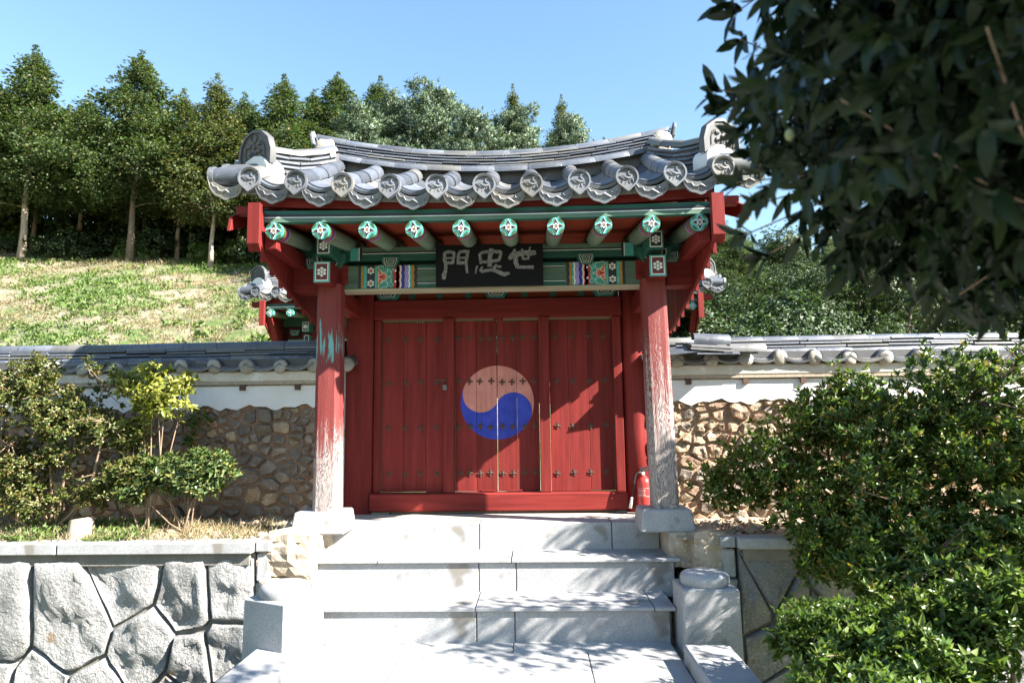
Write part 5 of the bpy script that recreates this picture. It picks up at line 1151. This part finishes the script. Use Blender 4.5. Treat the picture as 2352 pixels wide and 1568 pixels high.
# ------------------------------------------------------------------ camellia in front, upper right
def camellia():
    rng = np.random.default_rng(47); base = np.array([3.25, 2.3, -1.6]); t_ = thing('camellia_tree', 'dark glossy leaved tree hanging into the upper right corner close by', 'tree', tuple(base))
    def q(x, y, Y): return at(x, y, Y)
    # branches end in sprays placed through the crown
    crown = [(1.75, 1.75, 1.75, 1.0, .85, 1.05), (1.45, 1.55, 1.75, .7, .6, .85), (2.6, 1.9, 2.3, 1.0, .8, 1.3), (2.9, 1.0, 2.4, .9, .75, 1.2), (1.5, 1.0, 2.95, 1.1, .8, .6), (2.3, .1, 2.7, .9, .9, .9)]  # outer and overhead masses are unseen, added to shade the visible leaves
    C, A = blob_points(crown, 12500, rng, (.0, 1.0)); shade_c, shade_a = blob_points([(3.95, 4.1, 1.55, .6, .55, .7), (3.65, 3.75, 2.05, .5, .45, .5), (4.1, 4.75, 1.9, .5, .4, .45), (4.25, 5.0, 2.5, .5, .4, .45), (5.5, 3.7, 1.8, .85, .5, .85)], 1150, rng, (.2, 1.0)); C, A = np.concatenate([C, shade_c]), np.concatenate([A, shade_a])  # second set: unseen foliage masses added to shade steps, column and bushes
    def ok(P_):
        v = P_-CAM; d = v@_f; sx = CXP+FPX*(v@_r2)/d; sy = CYP-FPX*(v@_u2)/d
        # silhouette of the crown against sky and roof
        yy = np.array([-400, 0, 60, 150, 230, 300, 420, 480, 530, 590, 680, 720, 760, 800]); xx = np.array([1640, 1690, 1750, 1715, 1690, 1680, 1695, 1700, 1755, 1880, 2010, 2140, 2300, 2700])
        lim = np.interp(sy, yy, xx)+25*np.sin(sy*.05)
        return ((d > .95) & (sx > lim)) | ((d < .95) & ((P_[:, 0] > 1.6) | (P_[:, 2] > 2.4))) 
    kp = ok(C); C, A = C[kp], A[kp]
    drop = np.stack([-.55+rng.normal(0, .35, len(C)), -.25+rng.normal(0, .35, len(C)), -.55+rng.normal(0, .25, len(C))], 1); A = unit(A*.5+drop)
    P, D, U, L, Wd = rosettes(C, A, 5, .086, .028, (.35, 1.1), rng); P = P-np.tile(A, (5, 1))*rng.uniform(0, .15, (len(P), 1)); D = unit(D+np.array([0, 0, -.75])); 
    # a few outlying sprays
    ext = np.array([q(1640, 205, 1.95), q(1672, 235, 1.95), q(1650, 250, 1.95), q(1700, 90, 1.9), q(1690, 30, 1.9), q(1720, 190, 1.9), q(1700, 300, 1.9), q(1690, 420, 1.95), q(1710, 540, 2.0), q(1750, 590, 2.0), q(1740, 470, 2.0), q(1660, 12, 1.9), q(1735, 260, 1.9), q(1725, 350, 1.95)])
    Ae = unit(np.array([[-.8, 0, -.15]]*len(ext))+rng.normal(0, .3, (len(ext), 3))); p2, d2, u2, l2, w2 = rosettes(ext, Ae, 5, .095, .038, (.3, .95), rng)
    P, D, U, L, Wd = np.concatenate([P, p2]), np.concatenate([D, d2]), np.concatenate([U, u2]), np.concatenate([L, l2]), np.concatenate([Wd, w2])
    v = P-CAM; d = v@_f; sx = CXP+FPX*(v@_r2)/d; sy = CYP-FPX*(v@_u2)/d; vis = (sx > 1500) & (sx < 2352) & (sy > 0) & (sy < 900)
    order = np.argsort(np.where(vis, d, 99)); pick = order[:286]; pick = np.concatenate([pick, np.arange(len(P)-14, len(P))]); mask = np.ones(len(P), bool); mask[pick] = False
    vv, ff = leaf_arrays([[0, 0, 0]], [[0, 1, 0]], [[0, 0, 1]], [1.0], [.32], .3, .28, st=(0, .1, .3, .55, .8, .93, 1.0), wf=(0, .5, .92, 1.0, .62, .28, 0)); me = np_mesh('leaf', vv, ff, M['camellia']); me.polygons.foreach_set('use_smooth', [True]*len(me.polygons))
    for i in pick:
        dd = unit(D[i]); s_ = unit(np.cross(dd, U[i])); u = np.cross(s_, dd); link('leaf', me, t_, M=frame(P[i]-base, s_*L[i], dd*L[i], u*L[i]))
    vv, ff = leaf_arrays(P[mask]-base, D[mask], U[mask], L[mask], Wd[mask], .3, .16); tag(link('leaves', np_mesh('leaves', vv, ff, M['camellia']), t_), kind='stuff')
    b = MB(); b.tube([(0, 0, -.1), (-.05, .0, 1.2), (-.15, -.05, 2.4), (-.3, -.1, 4.2)], [.09, .075, .06, .03], 10); b.build('trunk', M['bark'], t_, smooth=True)
    b = MB(); tr = np.array([[-.05, 0, 1.6], [-.12, -.04, 2.4], [-.2, -.08, 3.2], [-.28, -.1, 4.0]]); nodes_ = []
    for e in C[rng.choice(len(C), 26, replace=False)]-base:
        h = np.clip(e[2]-.4, 1.4, 4.0); s0 = np.array([np.interp(h, tr[:, 2], tr[:, 0]), np.interp(h, tr[:, 2], tr[:, 1]), h]); e2 = s0+(e-s0)*.8; m_ = s0+(e2-s0)*.5+rng.normal(0, .07, 3)+np.array([0, 0, .06])
        q1 = (s0+m_)/2+rng.normal(0, .03, 3); q2 = (m_+e2)/2+rng.normal(0, .04, 3); b.tube([tuple(s0), tuple(q1), tuple(m_), tuple(q2), tuple(e2)], [.013, .011, .009, .007, .004], 6); nodes_ += [m_, q2, e2]
    nodes_ = np.array(nodes_)
    for tp in np.concatenate([C[rng.choice(len(C), 420, replace=False)], ext])-base:
        j = np.argmin(((nodes_-tp)**2).sum(1)); m0 = nodes_[j]
        if np.linalg.norm(tp-m0) < .75: b.tube([tuple(m0), tuple((m0+tp)/2+rng.normal(0, .025, 3)), tuple(tp)], [.0042, .0034, .002], 4)
    b.build('branches', M['twig'], t_, smooth=True, recalc=False)
    bud = bmesh.new(); bmesh.ops.create_icosphere(bud, subdivisions=2, radius=.011); mb = bpy.data.meshes.new('bud'); bud.to_mesh(mb); bud.free(); mb.materials.append(surf('pale_bud', (.30,.32,.16), (.22,.26,.12), 20, .5, 60, .05)); mb.polygons.foreach_set('use_smooth', [True]*len(mb.polygons))
    vC = C-CAM; dC = vC@_f; near = np.argsort(np.abs(dC-1.55)+rng.uniform(0, .3, len(C)))[:26]
    for i in near: link('bud', mb, t_, loc=tuple(C[i]-base+rng.normal(0, .02, 3)), scale=(1, 1, 1.35))
camellia()
# ------------------------------------------------------------------ forest
M['cypress'] = G('cypress_sprays', [(.045,.085,.026), (.075,.125,.034), (.055,.10,.028), (.105,.145,.042), (.05,.09,.03), (.14,.13,.045)], .6, .25)
M['cypress2'] = G('yellowed_cypress_sprays', [(.075,.11,.03), (.10,.14,.04), (.085,.12,.032), (.17,.13,.045)], .6, .25)
M['pine'] = G('blue_pine_needles', [(.08,.13,.08), (.13,.185,.12), (.11,.16,.095), (.17,.21,.14), (.065,.11,.055)], .5, .2)
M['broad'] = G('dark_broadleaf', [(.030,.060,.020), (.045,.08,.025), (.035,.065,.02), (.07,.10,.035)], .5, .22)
def conifer_mesh(H, rad, z0, seed, nbr, nfl, mat, fl=.15):
    """boughs round the stem, each carrying clumps of flat sprays; widest near the bottom, ragged leader"""
    rng = np.random.default_rng(seed); C = []; cs = []; out = []
    for i in range(nbr):
        u = (i+rng.uniform(0, 1))/nbr; u = u**.92; z = z0+(H-.3-z0)*u; prof = (min(1, .75+1.6*u) if u < .16 else ((1-u)/.84)**.9+.02)*rad
        a = i*2.39996+rng.normal(0, .35); L = prof*rng.uniform(.62, 1.22); m = max(2, int(round(2+L*2.0))); droop = rng.uniform(-.30, -.02)
        for j in range(m):
            t_ = (.28+.72*(j+rng.uniform(.2, .8))/m); r = L*t_; zz = z+droop*r+.16*r*t_*t_
            C.append((math.cos(a)*r+rng.normal(0, .12), math.sin(a)*r+rng.normal(0, .12), zz+rng.normal(0, .10))); cs.append((.20+.20*(1-u)+.10*t_)*rng.uniform(.75, 1.25)); out.append((math.cos(a), math.sin(a), -.22))
    for j in range(9): C.append((rng.normal(0, .05), rng.normal(0, .05), H+.25-j*.17)); cs.append(.06+.03*j); out.append((rng.normal(0, .5), rng.normal(0, .5), .8))
    C, cs, out = np.array(C), np.array(cs), np.array(out); n = len(C)*nfl
    Cc = np.repeat(C, nfl, 0); S_ = np.repeat(cs, nfl)[:, None]; O = np.repeat(out, nfl, 0); d = unit(rng.normal(0, 1, (n, 3)))*rng.uniform(.15, 1.05, (n, 1))**.5
    Pp = Cc+d*S_*np.array([1.15, 1.15, .62]); Pp[:, 2] -= (np.abs(d[:, 0])+np.abs(d[:, 1]))*S_[:, 0]*.25
    D = unit(O*.8+d*.9+rng.normal(0, .4, (n, 3))); U = unit(np.array([0, 0, 1.])+rng.normal(0, .6, (n, 3))+d*.5); L = fl*rng.uniform(.55, 1.4, n)*np.clip(S_[:, 0]/.35, .6, 1.1); Wd = L*.55
    v, f = leaf_arrays(Pp, D, U, L, Wd, .2, .2, **LOW); return np_mesh('crown', v, f, mat)
def trunk_mesh(H, r, seed, mat, branches=10, z0=2.5):
    rr = random.Random(seed); b = MB(); pts = [(rr.uniform(-.06, .06)*i, rr.uniform(-.06, .06)*i, H*.86*i/6-.3*(i == 0)) for i in range(7)]; b.tube(pts, [r*(1.25-.0*i) if i == 0 else r*(1-i/6.6) for i in range(7)], 9)
    for k in range(branches):
        z = z0*.75+(H*.8-z0)*k/branches; a = rr.uniform(0, 6.28); L = rr.uniform(.5, 1.3)*(1-z/H)+.3; b.tube([(0, 0, z), (math.cos(a)*L*.5, math.sin(a)*L*.5, z+.1), (math.cos(a)*L, math.sin(a)*L, z+.05)], [r*.22, r*.14, r*.05], 5)
    return b.mesh('trunk', mat, smooth=True, recalc=False)
CY = [(conifer_mesh(10, 2.7, 2.9, 101, 92, 54, M['cypress']), trunk_mesh(10, .125, 1, M['barkp'], 10, 3.4)),
      (conifer_mesh(10, 3.0, 3.0, 102, 96, 54, M['cypress']), trunk_mesh(10, .13, 2, M['bark'], 10, 3.4)),
      (conifer_mesh(10, 2.0, 2.8, 103, 84, 50, M['cypress2']), trunk_mesh(10, .10, 3, M['barkp'], 12, 3.2)),
      (conifer_mesh(10, 2.3, 4.0, 104, 70, 48, M['cypress']), trunk_mesh(10, .11, 4, M['bark'], 8, 4.2))]
def pine_mesh(seed):
    rng = np.random.default_rng(seed); bl_ = []
    for i in range(26):
        u = i/26; a = i*2.4; r = 2.3*(1-u*.75)*rng.uniform(.35, 1); bl_.append((math.cos(a)*r, math.sin(a)*r, 2.6+5.2*u, .95*(1-.45*u), .95*(1-.45*u), .5*(1-.3*u)))
    C, A = blob_points(bl_, 3000, rng, (.45, 1.05)); P, D, U, L, Wd = rosettes(C, A+np.array([0, 0, .5]), 9, .25, .05, (.25, 1.25), rng); v, f = leaf_arrays(P, D, U, L, Wd, .1, .1, **LOW)
    return np_mesh('crown', v, f, M['pine'])
PN = [(pine_mesh(111), trunk_mesh(7.6, .17, 5, M['bark'], 16, 2.2)), (pine_mesh(112), trunk_mesh(7.6, .16, 6, M['bark'], 16, 2.2))]
def broad_mesh(seed):
    rng = np.random.default_rng(seed); bl_ = [(rng.normal(0, 1.2), rng.normal(0, 1.0), rng.uniform(1.6, 6.2), rng.uniform(.9, 1.5), rng.uniform(.9, 1.5), rng.uniform(.7, 1.2)) for _ in range(16)]
    C, A = blob_points(bl_, 3400, rng, (.55, 1.05)); P, D, U, L, Wd = rosettes(C, A+np.array([0, 0, .4]), 7, .15, .06, (.4, 1.4), rng); v, f = leaf_arrays(P, D, U, L, Wd, .2, .15, **LOW)
    return np_mesh('crown', v, f, M['broad'])
BR = [(broad_mesh(121), trunk_mesh(6, .15, 7, M['bark'], 10, 1.5)), (broad_mesh(122), trunk_mesh(6, .14, 8, M['bark'], 10, 1.5))]
def tree(name, label, proto, X, Y, H, base_h, wid=1.0, group=None, rz=None, cat='tree'):
    s = H/base_h; t_ = thing(name, label, cat, (X, Y, float(hill(X, Y))-.05), group, rz if rz is not None else R.uniform(0, 6.28)); t_.scale = (s*wid, s*wid, s)
    link('crown', proto[0], t_); link('trunk', proto[1], t_); return t_
def tree_px(name, label, proto, x, ytop, Y, base_h, wid=1.0, group=None):
    p = at(x, ytop, Y); return tree(name, label, proto, p[0], Y, p[2]-float(hill(p[0], Y)), base_h, wid, group)
g1 = 'conifers along the forest edge'
tree_px('cypress_tree', 'tall broad cypress at the far left of the forest edge', CY[0], 85, 118, 27.5, 10, 1.3, g1)
tree_px('cypress_tree', 'cypress half cut by the left picture edge', CY[1], -70, 175, 28, 10, 1.3, g1)
tree_px('cypress_tree', 'tallest dense cypress right of the far left one', CY[1], 325, 128, 28, 10, 1.25, g1)
tree_px('cypress_tree', 'slim yellowish cypress standing left of the gate roof end', CY[2], 503, 182, 27.5, 10, 1.25, g1)
tree_px('cypress_tree', 'short cypress filling the gap beside the slim yellowish one', CY[2], 425, 215, 29.5, 10, 1.35, g1)
tree_px('cypress_tree', 'yellow tinged cypress directly above the gate ridge end', CY[0], 655, 182, 29, 10, 1.25, g1)
tree_px('cypress_tree', 'low dark cypress filling in behind the gap left of the roof end', CY[1], 580, 250, 30.5, 10, 1.3, g1)
tree_px('cypress_tree', 'shorter cypress behind the far left one', CY[0], 5, 215, 30, 10, 1.35, g1)
tree_px('cypress_tree', 'dark cypress close behind the pines beside the pointed one', CY[1], 720, 215, 32, 10, 1.2, g1)
tree_px('cypress_tree', 'small cypress between the two tall ones at left', CY[0], 205, 225, 30, 10, 1.3, g1)
tree_px('cypress_tree', 'dark cypress with pointed top left of the pines', CY[1], 775, 176, 31, 10, 1.25, g1)
tree_px('cypress_tree', 'cypress tip rising behind the leftmost pine', CY[0], 872, 186, 33, 10, 1.25, g1)
tree_px('cypress_tree', 'narrow cypress spire rising above the middle pines', CY[2], 1178, 203, 34, 10, .8, g1)
tree_px('cypress_tree', 'lone cypress spire behind the rightmost pine', CY[2], 1288, 226, 34, 10, .8, g1)
g2 = 'blue green pines behind the gate roof'
tree_px('pine_tree', 'blue green pine over the middle of the roof ridge with tallest tip', PN[0], 1000, 190, 26, 7.9, 1.0, g2)
tree_px('pine_tree', 'dark needled pine next to the cypresses', PN[1], 905, 218, 27, 7.9, 1.0, g2)
tree_px('pine_tree', 'pale blue green pine right of the tallest pine', PN[1], 1085, 250, 24, 7.9, .95, g2)
tree_px('pine_tree', 'light green pine right of the ridge middle', PN[0], 1180, 245, 25, 7.9, 1.1, g2)
tree_px('pine_tree', 'rightmost pine against open sky', PN[1], 1310, 262, 23, 7.9, .8, g2)
tree_px('pine_tree', 'low pine under the cypresses above the ridge', PN[0], 830, 250, 25, 7.9, .95, g2)
g3 = 'dark trees behind the right boundary wall'
for i, (x, y, Y, pr, hb, lb) in enumerate(((1690, 530, 21, CY[1], 10, 'dark cypress right of the gate behind the hall roof end'), (1640, 600, 19, BR[0], 7.2, 'broadleaf tree beside the right roof end of the hall'), (1790, 510, 24, BR[1], 7.2, 'yellow lit broadleaf tree beyond the right wall'), (1860, 560, 19, BR[0], 7.2, 'dark broadleaf tree beyond the right wall'), (1960, 520, 22, CY[0], 10, 'dark cypress partly hidden by the near dark leaves'), (2080, 520, 20, BR[1], 7.2, 'broadleaf tree hidden behind the near dark leaves'), (2220, 500, 22, CY[1], 10, 'cypress at far right behind the near leaves'), (2380, 520, 20, BR[0], 7.2, 'broadleaf tree past the right picture edge'))):
    tree_px('dark_tree', lb, pr, x, y, Y, hb, 1.25, g3)
# deeper rows: alike trunks and crowns in the dark of the wood
g4 = 'slender conifers inside the forest'
for i in range(120):
    Y = 29.6+13*((i*.618) % 1)**1.3; X = -42+64*((i*.7548+.13) % 1); H = 6.4+1.9*((i*.5698) % 1)-.11*(Y-30)
    if X > -4: H = min(H, 5.6)
    if X > 5: H = 4.6
    tree('forest_conifer', 'slender conifer standing inside the dark forest behind the slope', CY[3] if i % 3 else CY[2], X, Y, H, 10, 1.25, g4)
# undergrowth along the forest edge
g5 = 'shrubs along the forest edge'
b_ = np.random.default_rng(131); C, A = blob_points([(0, 0, .5, .9, .7, .6), (.7, .1, .35, .6, .5, .45), (-.6, .1, .4, .6, .5, .5)], 260, b_, (.5, 1.05)); P_, D_, U_, L_, W_ = rosettes(C, A+np.array([0, 0, .5]), 6, .17, .09, (.4, 1.4), b_); v, f = leaf_arrays(P_, D_, U_, L_, W_, .2, .15, **LOW)
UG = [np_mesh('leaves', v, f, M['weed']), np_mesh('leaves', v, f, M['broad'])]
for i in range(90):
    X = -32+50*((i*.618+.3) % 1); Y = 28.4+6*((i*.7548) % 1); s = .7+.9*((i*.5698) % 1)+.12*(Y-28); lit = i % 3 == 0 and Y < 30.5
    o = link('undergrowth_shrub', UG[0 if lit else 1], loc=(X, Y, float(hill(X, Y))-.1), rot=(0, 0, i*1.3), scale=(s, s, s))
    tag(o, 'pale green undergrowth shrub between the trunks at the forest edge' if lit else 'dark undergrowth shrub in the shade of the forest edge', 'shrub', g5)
C, A = blob_points([(0, 0, .5, .9, .7, .6), (.7, .1, .35, .6, .5, .45), (-.6, .1, .4, .6, .5, .5)], 900, b_, (.5, 1.05)); P_, D_, U_, L_, W_ = rosettes(C, A+np.array([0, 0, .5]), 6, .085, .04, (.4, 1.4), b_); v, f = leaf_arrays(P_, D_, U_, L_, W_, .2, .15, **LOW); UGD = np_mesh('leaves', v, f, M['broad'])
for i in range(26):
    X = 3+15*((i*.618+.2) % 1); Y = 13.2+5*((i*.7548) % 1); q_ = 1.0+.8*((i*.5698) % 1)
    tag(link('undergrowth_shrub', UGD, loc=(X, Y, float(hill(X, Y))-.1), rot=(0, 0, i*1.3), scale=(q_*1.2, q_, q_)), 'dark shrub low on the bank behind the right boundary wall', 'shrub', 'shrubs on the bank behind the right wall')
